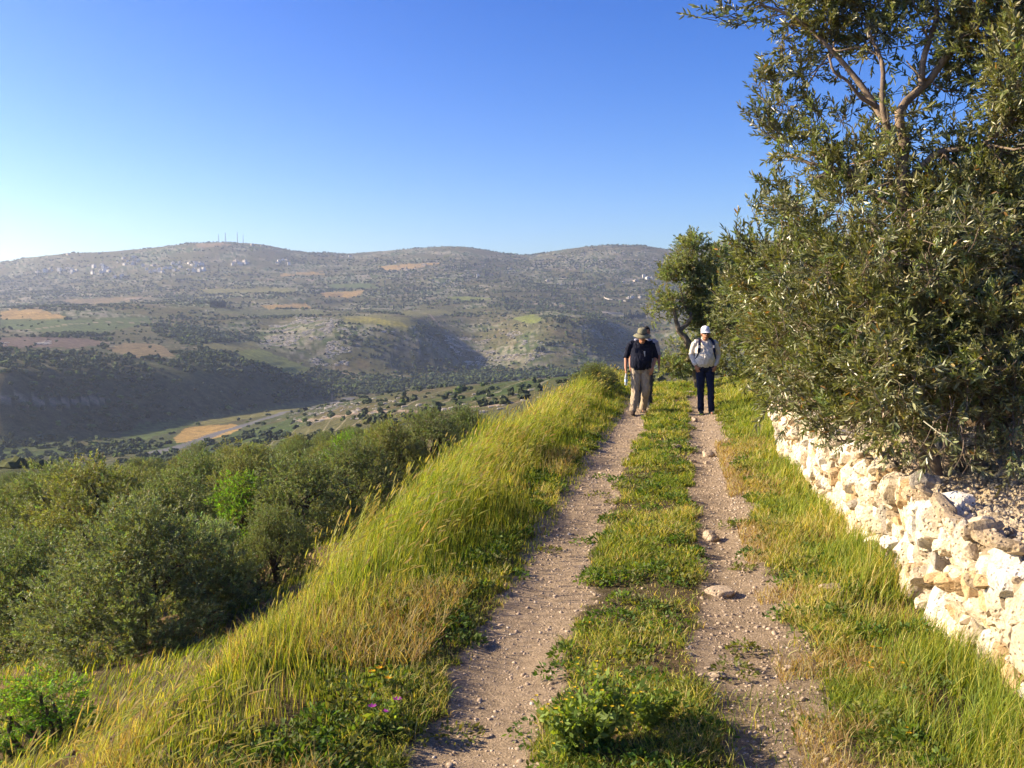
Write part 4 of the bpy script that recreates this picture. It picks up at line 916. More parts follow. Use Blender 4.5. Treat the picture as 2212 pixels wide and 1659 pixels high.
def snag(px, py, D, label):
    acc = Acc(); x = (px-CX)/FPX*D; b = np.array([x, D, hz(x, D)])
    for i in range(16):
        a = rg.uniform(-.6, 3.6); L = rg.uniform(.6, 1.7); e = b+np.array([math.cos(a)*L, rg.normal()*.4, .25+abs(math.sin(a))*L*.7]); acc.add(*tube(curve([b+rg.normal(size=3)*.1, (b+e)/2+rg.normal(size=3)*.15, e], 9, .1, i), np.linspace(.028, .006, 9), 5))
    acc.V = [v-b for v in acc.V]; o = obj('dead_branch', acc.me('dead_branch'), M_barkd, loc=tuple(b)); o['label'] = label; o['category'] = 'branch'
snag(555, 1190, 24, 'bare dead branches sticking out beside the grove at the foot of the bank')
# ------------------------------------------------------------------ the far slopes: trees, rocks, houses
cmx = np.maximum.accumulate((TZz-CAM_Z)/RR, 0)
def visible(X, Y, Ztop):
    r = np.hypot(X, Y); th = np.arctan2(X, Y); i = np.clip(np.searchsorted(rr, r)-2, 0, len(rr)-1); j = np.clip(np.searchsorted(a_s, th), 0, len(a_s)-1)
    return (Ztop-CAM_Z)/r > cmx[i, j]-0.0008
rf = np.random.default_rng(51)
GROVES = [([(0,770),(150,760),(330,770),(430,800),(330,860),(420,930),(0,940)],1.0), ([(320,690),(420,670),(560,690),(560,740),(500,760),(400,745),(330,720)],1.1), ([(440,760),(540,790),(560,820),(400,810),(380,780)],.9),
          ([(640,860),(700,800),(900,820),(1040,790),(1100,800),(1330,790),(1340,815),(1180,815),(900,845),(700,880)],1.2), ([(780,710),(880,700),(1010,780),(900,800),(780,790)],.55), ([(880,700),(1000,690),(1030,760),(960,740)],1.1),
          ([(1150,700),(1300,680),(1360,770),(1280,790),(1150,780)],.8), ([(0,590),(700,590),(800,640),(500,640),(0,650)],.75), ([(0,650),(270,655),(330,670),(200,672),(0,665)],1.0), ([(520,680),(640,660),(700,680),(600,700)],.9),
          ([(700,560),(1560,560),(1560,660),(800,660),(700,610)],.7), ([(0,940),(420,960),(420,1010),(0,1010)],1.2), ([(380,585),(640,590),(900,600),(1200,640),(1400,700),(1100,660),(700,650)],.5)]
SPARSE = [([(560,690),(720,683),(740,800),(560,770)],.14), ([(940,700),(1150,690),(1200,780),(1000,790)],.20), ([(600,870),(1250,810),(1250,940),(600,940)],.10), ([(420,905),(700,870),(640,930),(300,960)],.10)]
def scatter(n, d0, d1, px0=-30, px1=1720):
    D = np.sqrt(rf.random(n)*(d1*d1-d0*d0)+d0*d0); px = rf.uniform(px0, px1, n); X_ = (px-CX)/FPX*D; z = height(X_, D); a, b = project(X_, D, z); return X_, D, z, a, b
def tree_mask(X_, Y_, a, b):
    p = .16+.75*sstep(-.05, .35, fbm(X_/110, Y_/110, o=3, seed=81)); p = np.where(b < 560, p*.55, p)
    for poly, w in GROVES: p = np.where(inpoly(a, b, poly), np.maximum(p, w*(.55+.9*sstep(-.5, .2, fbm(X_/60, Y_/60, o=2, seed=82)))), p)
    for poly, w in SPARSE: p = np.where(inpoly(a, b, poly), w, p)
    for poly, c_, d0, d1 in FIELDS(0, 0, 0, 0, 0): p = np.where(inpoly(a, b, poly) & (Y_ > d0) & (Y_ < d1), 0.01, p)
    st = 6.0*np.clip(Y_/1100, 0.8, 2.5); z_ = height(X_, Y_); ph = z_/st+0.8*noise(X_/150, Y_/150, seed=23); fr = ph-np.floor(ph); p = p*(.45+1.1*(fr > .45)*(fr < .9))*(.55+.9*sstep(-.25, .15, fbm(X_/35, Y_/35, o=2, seed=83)))*(.75+.75*sstep(-.2, .12, fbm(X_/140, Y_/140, o=3, seed=84)))
    p = np.where(road_dist(X_, Y_) < 11, 0, p); return p
def ico(sub):
    import bmesh
    bm = bmesh.new(); bmesh.ops.create_icosphere(bm, subdivisions=sub, radius=1); V = np.array([v.co[:] for v in bm.verts]); F = np.array([[v.index for v in f.verts] for f in bm.faces]); bm.free(); return V, F
I2 = ico(2); I1 = ico(1)
def blob(r, sub, nl):
    V = []; F = []; n = 0
    for k in range(nl):
        v, f = (I2 if sub == 2 else I1); v = v*(1+.30*r.normal(size=(len(v), 1))); s = r.uniform(.5, .8) if nl > 1 else 1; c = r.normal(size=3)*[.45, .45, .2] if nl > 1 else np.zeros(3)
        V.append(v*s*[1, 1, .8]+c+[0, 0, .75]); F.append(f+n); n += len(v)
    return np.vstack(V), np.vstack(F)
BL = {2: [blob(rf, 2, 3) for _ in range(5)], 1: [blob(rf, 2, 1) for _ in range(5)], 0: [blob(rf, 1, 1) for _ in range(5)]}
M_far = mat_attr('far_foliage', 0.9, None, spec=0.05, trans=.0)
sets = []
for n, d0, d1, lod, s0, s1 in [(6500, 200, 900, 2, 1.7, 3.0), (17000, 900, 1500, 1, 1.6, 2.9), (12000, 1500, 2000, 0, 1.6, 2.9), (15000, 2000, 2800, 0, 2.0, 3.4), (16000, 2800, 4100, 0, 2.3, 4.0)]:
    X_, Y_, z, a, b = scatter(n, d0, d1); p = tree_mask(X_, Y_, a, b); k = (rf.random(n) < p) & visible(X_, Y_, z+3); k &= ~((Y_ < 330) & (X_ > -60))
    s = rf.uniform(s0, s1, n)*(1-.35*(p < .3)); sets.append((lod, X_[k], Y_[k], z[k], s[k]))
acc = Acc(); singles = []; tot = 0
for lod, X_, Y_, z, s in sets:
    c = np.tile((0.052, 0.068, 0.032), (len(X_), 1))*(1+.28*rf.normal(size=(len(X_), 1))); c[rf.random(len(X_)) < .12] *= [1.5, 1.6, .9]
    order = np.argsort(-s/Y_); ind = set(order[:190].tolist()) if lod == 2 else set()
    for i in sorted(ind): singles.append((X_[i], Y_[i], z[i], s[i]))
    keep = np.array([i for i in range(len(X_)) if i not in ind]); which = rf.integers(0, 5, len(X_))
    for k in range(5):
        q = keep[which[keep] == k]; V, F = BL[lod][k]; a = rf.uniform(0, 6.28, len(q)); ca, sa = np.cos(a)[:, None], np.sin(a)[:, None]
        W = np.stack([V[None, :, 0]*ca-V[None, :, 1]*sa, V[None, :, 0]*sa+V[None, :, 1]*ca, np.broadcast_to(V[None, :, 2], (len(q), len(V)))], -1)*(s[q][:, None, None])*rf.uniform(.85, 1.15, (len(q), 1, 3))
        W = W+np.stack([X_[q], Y_[q], z[q]-.3], -1)[:, None]; acc.add(W.reshape(-1, 3), (F[None]+(np.arange(len(q))*len(V))[:, None, None]).reshape(-1, 3), np.repeat(np.clip(c[q], .01, .3), len(V), 0)); tot += len(q)
obj('distant_olive_groves', acc.me('distant_olive_groves'), M_far, kind='stuff', label='thousands of small olive trees and bushes spotting the far slopes')
sing = [mesh_np('olive_tree', *BL[2][k], np.tile((0.052+.008*k, 0.066+.006*k, 0.032), (len(BL[2][k][0]), 1))) for k in range(5)]
for i, (x, y, z, s) in enumerate(singles):
    o = obj('olive_tree', sing[i % 5], M_far, loc=(x, y, z-.3)); o.scale = (s, s, s); o.rotation_euler[2] = rf.uniform(0, 6.28)
    o['label'] = 'small round olive tree dotted over the valley slopes beyond the grove'; o['category'] = 'olive tree'; o['group'] = 'olive trees dotted over the near valley slopes'
# cypresses
def cyp():
    a, t = np.meshgrid(np.linspace(0, 2*np.pi, 12, endpoint=False), np.linspace(0, 1, 12)); r = np.interp(t, [0, .08, .35, .8, 1], [.35, .8, 1, .5, .03])*(1+.2*rf.normal(size=t.shape))
    V = np.stack([r*np.cos(a)*.13, r*np.sin(a)*.13, t], -1).reshape(-1, 3); i = np.arange(144).reshape(12, 12); j = np.roll(i, -1, 1)
    return mesh_np('cypress_tree', V, np.stack([i[:-1], j[:-1], j[1:], i[1:]], -1).reshape(-1, 4), np.tile((.022, .032, .020), (144, 1)))
CYP = [cyp() for _ in range(4)]
z2 = lambda x, y: ((1000+x*.4973)*.7145, (700+y*.4973)*.7145)
z1 = lambda x, y: (x*.3553, y*.3553+485.9)
def cypress(px, py, hp, group, label, fat=1.0):
    x, y, z = hit(px, py); h = hp/FPX*y; o = obj('cypress_tree', CYP[int(rf.integers(4))], M_far, loc=(x, y, z-.3)); o.scale = (h*fat, h*fat, h); o.rotation_euler[2] = rf.uniform(0, 6)
    o['label'] = label; o['category'] = 'cypress'; o['group'] = group
for i in range(9): cypress(z1(1290+i*10, 0)[0], z1(0, 500)[1]+rf.uniform(0, 1), rf.uniform(13, 17), 'block of dark conifers on the plateau at the left', 'dark conifer in the tight block standing on the left plateau', 1.9)
for x, y in [(320,400),(385,475),(430,470),(445,468),(475,430),(497,412),(575,415),(588,448),(598,448),(505,357),(530,357),(548,360),(600,360),(620,358),(640,362),(245,500),(1045,400),(1245,205),(1280,210)]:
    cypress(*z2(x, y), rf.uniform(8, 14) if y > 380 else 9, 'scattered cypresses below the middle hill', 'slim dark cypress scattered below the middle hill')
for i in range(12): cypress(*z2(705+i*12, 222+rf.uniform(-4, 10)), rf.uniform(6, 10), 'cypress row under the middle summit', 'cypress in the row under the middle summit')
for i in range(12): cypress(*z2(1785+i*11, 527), rf.uniform(11, 16), 'cypress row left of the leaning olive', 'dark cypress in the dense row left of the leaning olive tree', 1.3)
for i in range(10): cypress(*z2(1425+i*16, 335+rf.uniform(-6, 10)), rf.uniform(7, 12), 'cypresses at the edge of the right hamlet', 'cypress at the edge of the hamlet on the right')
def darktree(px, py, hp, label):
    x, y, z = hit(px, py); s = hp/FPX*y*.62; o = obj('pine_tree', DT, M_far, loc=(x, y, z-.4)); o.scale = (s*.62, s*.62, s); o['label'] = label; o['category'] = 'tree'
V_, F_ = BL[2][2]; DT = mesh_np('pine_tree', V_, F_, np.tile((.022, .034, .022), (len(V_), 1)))
darktree(*z2(1397, 558), 15, 'lone dark tree on top of the right knoll'); darktree(*z2(1275, 728), 15, 'lone dark tree on the front slope of the right knoll'); darktree(*z2(1322, 695), 11, 'left one of two dark trees on the right knoll'); darktree(*z2(1348, 692), 12, 'right one of two dark trees on the right knoll')
# limestone outcrops
def outcrops():
    acc = Acc(); spots = [([(560,700),(640,690),(720,700),(700,760),(600,775),(560,745)],900,1450,1800), ([(690,735),(780,740),(780,790),(650,790)],260,1400,1800), ([(950,725),(1080,735),(1180,770),(1120,790),(1010,790)],700,1450,1850), ([(1080,720),(1180,770),(1180,745),(1120,715)],160,1450,1850),
             ([(590,905),(700,870),(790,868),(790,885),(650,925)],150,300,900), ([(600,860),(700,865),(1200,840),(1180,905),(800,925)],110,280,800), ([(640,685),(740,686),(745,700),(860,715),(790,730),(640,700)],300,1500,1800), ([(0,740),(110,736),(110,744),(0,748)],60,1000,1400),
             ([(1130,556),(1400,540),(1450,580),(1300,590),(1150,575)],600,2900,4300), ([(760,600),(950,560),(1060,570),(1000,620)],300,2500,4200)]
    for poly, n, d0, d1 in spots:
        p = np.array(poly); lo, hi = p.min(0), p.max(0); c = 0; tries = 0
        while c < n and tries < 40:
            tries += 1; X_, Y_, z, a, b = scatter(6000, d0, d1, lo[0]-5, hi[0]+5); k = inpoly(a, b, poly) & (noise(X_/18, Y_/18, seed=91) > .05) & visible(X_, Y_, z+.5); X_, Y_, z = X_[k][:n-c], Y_[k][:n-c], z[k][:n-c]; c += len(X_)
            for x, y, zz in zip(X_, Y_, z):
                s = rf.uniform(.5, 1.5)*(1 if y < 900 else (1.5 if y < 2000 else 2.6)); V, F = rock(rf, (s*2.4, s*1.2, s*.9), 2, .8, fine=0, planes=2); acc.add(V+[x, y, zz+s*.1], F, np.array((.46, .41, .33))*rf.uniform(.7, 1.1))
    obj('limestone_outcrops', acc.me('limestone_outcrops'), M_far, kind='stuff', label='pale limestone rocks breaking through the far hillsides')
outcrops()
# houses
M_wall = [mat_plain('plaster_wall', c, .9, .3, .12, world=True) for c in ((.56, .50, .42), (.46, .39, .31), (.62, .58, .50), (.42, .38, .33))]
M_roof = mat_plain('flat_roof', (.40, .38, .35), .9, .3, .2, world=True); M_win = mat_plain('window_glass', (.05, .06, .07), .3, 1, .1); M_red = mat_plain('tile_roof', (.33, .14, .09), .9, .5, .2, world=True)
def house_tpl(w, d, h, st, wi):
    A_ = Acc(); A_.add(*boxm(-w/2, w/2, -d/2, d/2, -3, h)); wall_ = A_.me('wall', col=False); wall_.materials.append(M_wall[wi])
    B_ = Acc(); B_.add(*boxm(-w/2-.25, w/2+.25, -d/2-.25, d/2+.25, h, h+.45)); B_.add(*boxm(-w*.1, w*.25, -d*.1, d*.3, h+.45, h+2.4)); roof_ = B_.me('roof', col=False); roof_.materials.append(M_roof)
    wins = []
    for s in range(st):
        for q in np.linspace(-w*.32, w*.32, 3):
            C_ = Acc(); z = s*3+1.1; C_.add(*boxm(q-.6, q+.6, -d/2-.06, -d/2+.3, z, z+1.3)); m_ = C_.me('window', col=False); m_.materials.append(M_win); wins.append(m_)
    return wall_, roof_, wins
HT = [house_tpl(10, 9, 6.4, 2, 0), house_tpl(13, 10, 3.6, 1, 1), house_tpl(9, 9, 9.5, 3, 2), house_tpl(12, 8, 6.4, 2, 2), house_tpl(8, 8, 3.5, 1, 3)]
def house(px, py, k, label, group=None, sc=1.0, parts=False):
    x, y, z = hit(px, py, 900); w, r_, ws = HT[k]; t = empty('house', (x, y, z), label, 'house', group, rf.uniform(-.6, .6)); t.scale = (sc,)*3
    obj('wall', w, None, t); obj('roof', r_, None, t)
    if parts or y < 3000:
        for m_ in ws: obj('window', m_, None, t)
vg = [(370,252,480,292,9,'far left cluster'), (540,240,700,292,12,'second cluster'), (720,185,860,240,10,'upper hazy cluster'), (880,245,1000,300,12,'middle cluster'), (1000,228,1250,285,22,'main cluster'), (1420,212,1545,250,8,'right cluster under the masts'), (1690,210,1780,240,4,'far right cluster'), (230,245,350,290,4,'outlying left end'), (680,290,760,318,4,'lower edge')]
for x0, y0, x1, y1, n, nm in vg:
    for i in range(int(n*1.4)): house(*z1(rf.uniform(x0, x1), rf.uniform(y0, y1)+6), int(rf.integers(5)), f'small pale house, {nm}, hillside village on the left', f'village houses, {nm}', rf.uniform(.65, 1.15))
for x, y in [(1895,262+20),]: pass
for x, y, k, s, lab in [(896,280,2,1.0,'white house standing alone below the middle summit'), (395,190,3,.7,'tiny white house high on the slope left of the middle summit'), (1088,230,1,1.0,'low pale house alone under the saddle'), (1900,280,2,1.0,'tall white house at the left end of the right hamlet'), (1922,292,3,1.1,'white house in the centre of the right hamlet'), (1945,290,0,.9,'white house at the right end of the right hamlet'),
                        (1850,305,1,1.1,'long low house below the right hamlet'), (1775,312,4,1.0,'small house between the hamlet and the pale rubble'), (1315,303,4,1.0,'small house left of the dark conifers'), (1375,325,4,.9,'little white house below the conifers'), (1400,328,0,.7,'little house right of another small white house below the conifers'), (620,300,4,.8,'lone small white house on the slope in the middle'), (690,320,4,.8,'tiny white hut on the middle slope'),
                        (460,240,1,1.2,'long grey house ruin on the left shoulder of the middle hill'), (570,207,1,1.3,'long pale building on the shoulder of the middle hill'), (1805,408,4,1.0,'small white house at the end of the curved pale wall'), (1830,405,3,.8,'white house right of the curved pale wall'), (1875,405,0,.7,'house right of the curved pale wall behind a cypress'), (2035,275,1,1,'house beside the crown of the leaning olive, far off')]:
    house(*z2(x, y), k, lab, None, s, True)
for px, py, k, lab in [(*z1(620,170),1,'low building on the skyline above the upper hazy cluster'), (*z1(430,178),0,'building on the skyline at the far left'), (*z1(1545,120),0,'house on the summit beside the masts'), (*z1(1605,125),1,'long house on the summit right of the masts'), (*z1(1950,178),1,'house on the ridge right of the summit'), (*z1(2135,190),3,'white house on the ridge farther right of the summit'), (*z1(1765,238),2,'tall block at the right end of the village')]:
    house(px, py+2, k, lab)
def strip_wall(pts, h, th, label, col=0):
    P = np.array([hit(*p, 900) for p in pts]); P = curve(P, 16); acc = Acc(); n = len(P); T_ = nrm(np.gradient(P[:, :2], axis=0)); Nn = np.stack([-T_[:, 1], T_[:, 0]], -1)*th/2; ring = []
    for sx, zz in ((-1, -2), (-1, h), (1, h), (1, -2)): ring.append(np.concatenate([P[:, :2]+sx*Nn, P[:, 2:]+zz], 1))
    V = np.stack(ring, 1).reshape(-1, 3); i = np.arange(4*n).reshape(n, 4); j = np.roll(i, -1, 1); F = np.stack([i[:-1], j[:-1], j[1:], i[1:]], -1).reshape(-1, 4); F = np.vstack([F, [i[0], i[-1][::-1]]])
    acc.add(V-P[0], F); o = obj('retaining_wall', acc.me('retaining_wall', col=False), M_wall[col], loc=tuple(P[0])); o['label'] = label; o['category'] = 'wall'
strip_wall([z2(1658, 395), z2(1668, 408), z2(1700, 416), z2(1745, 420), z2(1790, 426)], 2.4, 1.2, 'curved pale retaining wall on the right slope below the hamlet', 3)
strip_wall([z2(1645, 492), z2(1700, 500), z2(1775, 506)], 3, 1.5, 'straight pale terrace wall left of the cypress row', 1)
strip_wall([z2(1605, 340), z2(1630, 330), z2(1660, 322)], 2.5, 1.5, 'short pale wall beside the right hamlet', 3)
# radio masts
M_metal = mat_plain('painted_steel', (.30, .27, .27), .6, 1, .1)
def mast(px, hp, label, wide=3.2):
    py = np.interp(px, SKYX, SKYY); D = 3750.; x = (px-CX)/FPX*D; z = hz(x, D); h = hp/FPX*D+3; t = empty('radio_mast', (x, D, z), label, 'mast', 'radio masts on the summit'); A_ = Acc(); B_ = Acc(); w = wide/2
    for a in range(4):
        c = np.array([w*(1 if a in (0, 3) else -1), w*(1 if a < 2 else -1)]); A_.add(*tube([(*c, -3), (*(c*.35), h)], [.32, .2], 5))
    for k in range(int(h/4)):
        z0, z1_ = k*4., k*4+4.; f0, f1 = 1-.65*z0/h, 1-.65*z1_/h
        for (ax, ay), (bx, by) in (((1, 1), (-1, 1)), ((-1, 1), (-1, -1)), ((-1, -1), (1, -1)), ((1, -1), (1, 1))): B_.add(*tube([(w*f0*ax, w*f0*ay, z0), (w*f1*bx, w*f1*by, z1_)], [.14, .14], 4)); B_.add(*tube([(w*f1*ax, w*f1*ay, z1_), (w*f1*bx, w*f1*by, z1_)], [.14, .14], 4))
    obj('leg_frame', A_.me('leg_frame', col=False), M_metal, t); obj('bracing', B_.me('bracing', col=False), M_metal, t)
    D_ = Acc(); D_.add(*tube([(0, 0, h-1), (0, 0, h+5)], [.3, .1], 5)); obj('antenna', D_.me('antenna', col=False), M_metal, t)
mast(z1(1343, 0)[0], 14, 'shortest radio mast, leftmost on the summit'); mast(z1(1384, 0)[0], 18, 'tallest lattice radio mast on the summit, second from the left', 4.5); mast(z1(1456, 0)[0], 20, 'slim radio mast third from the left on the summit', 2.6); mast(z1(1491, 0)[0], 17, 'faint thin radio mast rightmost on the summit', 2)
# utility pole by the valley road
x, y, z = hit(716, 868, 600, 1300); t = empty('utility_pole', (x, y, z), 'grey utility pole beside the valley road in front of the dark slope', 'utility pole'); A_ = Acc(); A_.add(*tube([(0, 0, -1), (0, 0, 9.5)], [.22, .15], 7)); obj('pole', A_.me('pole', col=False), M_metal, t); A_ = Acc(); A_.add(*boxm(-1, 1, -.1, .1, 8.6, 8.8)); obj('crossarm', A_.me('crossarm', col=False), M_metal, t)
# ------------------------------------------------------------------ people
def ctube(P, Rr, k=14, ref=(1, 0, 0)):
    P = np.asarray(P, float); Rr = np.asarray(Rr, float); n = len(P)
    if Rr.ndim == 1: Rr = np.stack([Rr, Rr], 1)
    T = nrm(np.gradient(P, axis=0)); ref = np.asarray(ref, float); ref = np.where(np.abs(T@ref)[:, None] > .97, np.array([0, 1.0, 0.2]), ref)
    A = nrm(ref-np.sum(ref*T, 1, keepdims=True)*T); B = np.cross(T, A); a = np.linspace(0, 2*np.pi, k, endpoint=False)
    V = P[:, None]+A[:, None]*(np.cos(a)[None]*Rr[:, :1])[..., None]+B[:, None]*(np.sin(a)[None]*Rr[:, 1:])[..., None]
    V = np.vstack([V.reshape(-1, 3), P[0]-T[0]*Rr[0].min()*.5, P[-1]+T[-1]*Rr[-1].min()*.5]); i = np.arange(n*k).reshape(n, k); j = np.roll(i, -1, 1)
    q = np.stack([i[:-1], j[:-1], j[1:], i[1:]], -1).reshape(-1, 4); F = np.vstack([q[:, :3], q[:, [0, 2, 3]], np.stack([j[0], i[0], np.full(k, n*k)], -1), np.stack([i[-1], j[-1], np.full(k, n*k+1)], -1)])
    return V, F
def ell(c, r, rot=None, m=6):
    V, F = CS[5]; V = nrm(V)*np.asarray(r)
    if rot is not None: V = V@np.array(Matrix.Rotation(rot[0], 3, rot[1])).T
    return V+np.asarray(c), np.vstack([F[:, :3], F[:, [0, 2, 3]]])
def solid(pieces, name, voxel, mat, parent, smooth=3, wr=0.0, ws=14, loc=None):
    acc = Acc()
    for V, F in pieces: acc.add(V, F)
    me = acc.me(name, True, False); o = bpy.data.objects.new('tmp', me); C.objects.link(o)
    m = o.modifiers.new('r', 'REMESH'); m.mode = 'VOXEL'; m.voxel_size = voxel
    s = o.modifiers.new('s', 'SMOOTH'); s.factor = .5; s.iterations = smooth
    bpy.context.view_layer.update(); dg = bpy.context.evaluated_depsgraph_get(); me2 = bpy.data.meshes.new_from_object(o.evaluated_get(dg)); bpy.data.objects.remove(o)
    me2.name = name; n = len(me2.vertices); co = np.empty(n*3); me2.vertices.foreach_get('co', co); co = co.reshape(-1, 3)
    if wr:
        nn = np.empty(n*3); me2.vertices.foreach_get('normal', nn) if False else None
        nn = np.array([v.normal[:] for v in me2.vertices])
        f = 1-np.abs(fbm(co[:, 0]*ws+3, co[:, 1]*ws, co[:, 2]*ws*.75+co[:, 0]*ws*.6, o=3, seed=8))*2.2
        co = co+nn*(wr*(f-.5))[:, None]; me2.vertices.foreach_set('co', co.ravel())
    me2.polygons.foreach_set('use_smooth', np.ones(len(me2.polygons), bool)); me2.update(); me2.materials.clear(); me2.materials.append(mat)
    return obj(name, me2, None, parent)
SK = mat_plain('skin', (.40, .185, .105), .55, 30, .12, spec=.4)
def cloth(nm, c, sc=25): return mat_plain(nm, c, .9, sc, .14, 160, .002, spec=.1)
def hand(w, d, out, side, curl=.5, sc=1.0):
    """w wrist, d direction of the palm, out = back of the hand, side = towards the thumb"""
    w = np.array(w, float); d = nrm(np.array(d, float)); out = nrm(np.array(out, float)-np.dot(out, d)*d); s = nrm(np.cross(d, out)); s = s if np.dot(s, side) > 0 else -s; P = []
    P.append(ctube([w-d*.02, w+d*.03, w+d*.065, w+d*.088], [(.026, .019), (.036, .017), (.041, .016), (.038, .013)], 12, s))
    for q, L in ((.028, .068), (.0095, .076), (-.0095, .071), (-.028, .057)):
        b = w+d*.085+s*q; c1 = curl; a = b+(d*math.cos(c1*.5)-out*math.sin(c1*.5))*L*.45; e = a+(d*math.cos(c1*1.3)-out*math.sin(c1*1.3))*L*.32; f = e+(d*math.cos(c1*2.0)-out*math.sin(c1*2.0))*L*.25
        P.append(ctube([b-d*.015, b, a, e, f], [.0088, .0092, .0085, .0078, .006], 8, s))
    b = w+d*.03+s*.03; P.append(ctube([b-s*.012, b+s*.008+d*.012, b+s*.024+d*.034-out*.012, b+s*.024+d*.058-out*.022], [.012, .0115, .0098, .007], 8, out)); return P
def person(loc, label, group, J, cols, hair=None, rz=0.0, wide=1.0, belly=.15, head_y=-.05, pockets=False):
    hd = np.array(J['head']); nk = hd+[0, .05, -.135]; ch = np.array(J.get('chest', (hd[0], 0, 1.30)))
    pieces = [ell(hd+[0, .012, .035], (.078, .098, .092)), ell(hd+[0, -.018, -.035], (.062, .078, .085)), ell(hd+[0, -.045, -.095], (.040, .040, .028)), ell(hd+[0, -.100, -.012], (.013, .022, .022)), ell(hd+[0, -.088, .022], (.05, .012, .012)),
              ell(hd+[.078, .01, -.01], (.010, .020, .030)), ell(hd+[-.078, .01, -.01], (.010, .020, .030)), ell(hd+[0, -.090, -.058], (.026, .014, .009)), ctube([nk+[0, .02, -.09], nk+[0, .01, 0], hd+[0, .01, -.05]], [(.066, .062), (.056, .056), (.055, .06)])]
    hips = np.array(J['hips'])
    pieces += [ctube([hips-[0, 0, .05], hips+[0, 0, .12], ch, (ch[0], .01, 1.42), nk-[0, 0, .05]], [(.13, .09), (.13, .10), (.14, .10), (.13, .08), (.07, .06)])]
    for s in 'LR':
        sh, el, wr_ = (np.array(J[s+k]) for k in ('sh', 'el', 'wr')); pieces.append(ctube([sh, el, el+(wr_-el)*.15, wr_], [.042, .038, .041, .027])); pieces.append(ctube([(ch[0], .02, 1.38), sh], [.05, .05]))
        pieces += hand(wr_, *J[s+'hand'])
        h_, kn, an = (np.array(J[s+k]) for k in ('hip', 'kn', 'an')); pieces.append(ctube([h_+[0, 0, .03], kn, an], [.068, .05, .035])); pieces.append(ctube([an+[0, .03, -.03], an+[0, -.10, -.055]], [.03, .025]))
    body = solid(pieces, 'person', .0062, SK, None, 2); body.location = loc; body.rotation_euler = (0, 0, rz)
    body['label'] = label; body['category'] = 'person'
    if group: body['group'] = group
    # shirt
    zb = J['hem']; b = belly; W = wide
    rings = [((hips[0], 0, zb), (.175*W, .125)), ((hips[0], -.02, zb+.06), (.19*W, .135+.2*b)), ((hips[0]*.6+ch[0]*.4, -.035, zb+.15), (.198*W, .13+.24*b)), ((ch[0], -.02, zb+.27), (.198*W, .135)), ((ch[0], 0, 1.38), (.185*W, .115)), ((ch[0], .015, 1.445), (.150*W, .09)), ((ch[0], .02, 1.49), (.085, .075)), ((ch[0], .015, 1.515), (.068, .065))]
    sp = [ctube([r[0] for r in rings], [r[1] for r in rings], 20)]
    for s in 'LR':
        sh, el, wr_ = (np.array(J[s+k]) for k in ('sh', 'el', 'wr')); sp.append(ctube([(ch[0]+(sh[0]-ch[0])*.3, .02, 1.425), sh+[0, 0, .005]], [.055, .062])); e = el if not J.get('long') else wr_
        if J.get('long'): sp.append(ctube([sh, (sh+el)/2, el, (el+wr_)/2, wr_+(el-wr_)*.05], [.064, .058, .052, .047, .040]))
        else: sp.append(ctube([sh, (sh+el)/2, el-(el-sh)*.02, el+(wr_-el)*.10], [.068, .063, .060, .059]))
    shirt = solid(sp, 'shirt', .008, cols['shirt'], body, 2, .014, 12)
    col_ = [ctube([(ch[0]-.005, -.045, 1.50), (ch[0]-.06, -.02, 1.525), (ch[0]-.05, .06, 1.54), (ch[0]+.05, .06, 1.54), (ch[0]+.06, -.02, 1.525), (ch[0]+.005, -.045, 1.50)], [(.02, .008)]*6, 8, (0, 0, 1))]
    solid(col_, 'collar', .005, cols['shirt'], shirt, 1)
    def chip(nm, c, hx, hz_, parent, mat):
        z_ = c[1]; y_ = -.5; xs = c[0]; A_ = Acc(); # lay the piece on the shirt front
        co = np.array([v.co[:] for v in shirt.data.vertices]); k = np.argsort((co[:, 0]-xs)**2+(co[:, 2]-z_)**2+(co[:, 1] > 0)*9)[:8]; y_ = co[k, 1].min()
        A_.add(*boxm(xs-hx, xs+hx, y_-.006, y_+.008, z_-hz_, z_+hz_)); o = obj(nm, A_.me(nm, col=False), mat, parent)
    for s_ in (-1, 1): chip('pocket', (ch[0]+s_*.095, 1.27), .045, .05, shirt, cols['pocket'])
    for q in range(5): chip('button', (ch[0]+.0, zb+.08+.09*q), .005, .005, shirt, cols['button'])
    # trousers
    tp = [ctube([hips+[0, 0, .055], hips+[0, 0, -.03], hips+[0, 0, -.10]], [(.168*W, .120), (.175*W, .125), (.12, .09)], 20)]
    for s in 'LR':
        h_, kn, an = (np.array(J[s+k]) for k in ('hip', 'kn', 'an')); w = J.get('legw', 1.0); tp.append(ctube([h_+[0, 0, .02], h_*.6+kn*.4, kn, kn*.45+an*.55, an+[0, 0, -.015]], np.array([.095, .088, .071, .066, .064])*[1, w, w, w, w]))
    tr = solid(tp, 'trousers', .009, cols['trousers'], body, 2, .014, 10)
    solid([ctube([hips+[0, 0, .035], hips+[0, 0, .07]], [(.173*W, .126), (.172*W, .125)], 20)], 'belt', .008, cols['belt'], tr, 1)
    for s in 'LR':
        an = np.array(J[s+'an']); yaw = J[s+'yaw']; c_, s_ = math.cos(yaw), math.sin(yaw); f = np.array([s_, -c_, 0]); g = an*[1, 1, 0]
        so = solid([ctube([g-f*.055+[0, 0, .050], g+[0, 0, .058], g+f*.09+[0, 0, .045], g+f*.165+[0, 0, .033], g+f*.195+[0, 0, .03]], [(.034, .045), (.042, .05), (.046, .036), (.042, .026), (.022, .018)], 14, (c_, s_, 0)), ctube([g-f*.01+[0, 0, .05], g-f*.005+[0, 0, .11]], [.042, .045])], 'shoe', .006, cols['shoe'], body, 2)
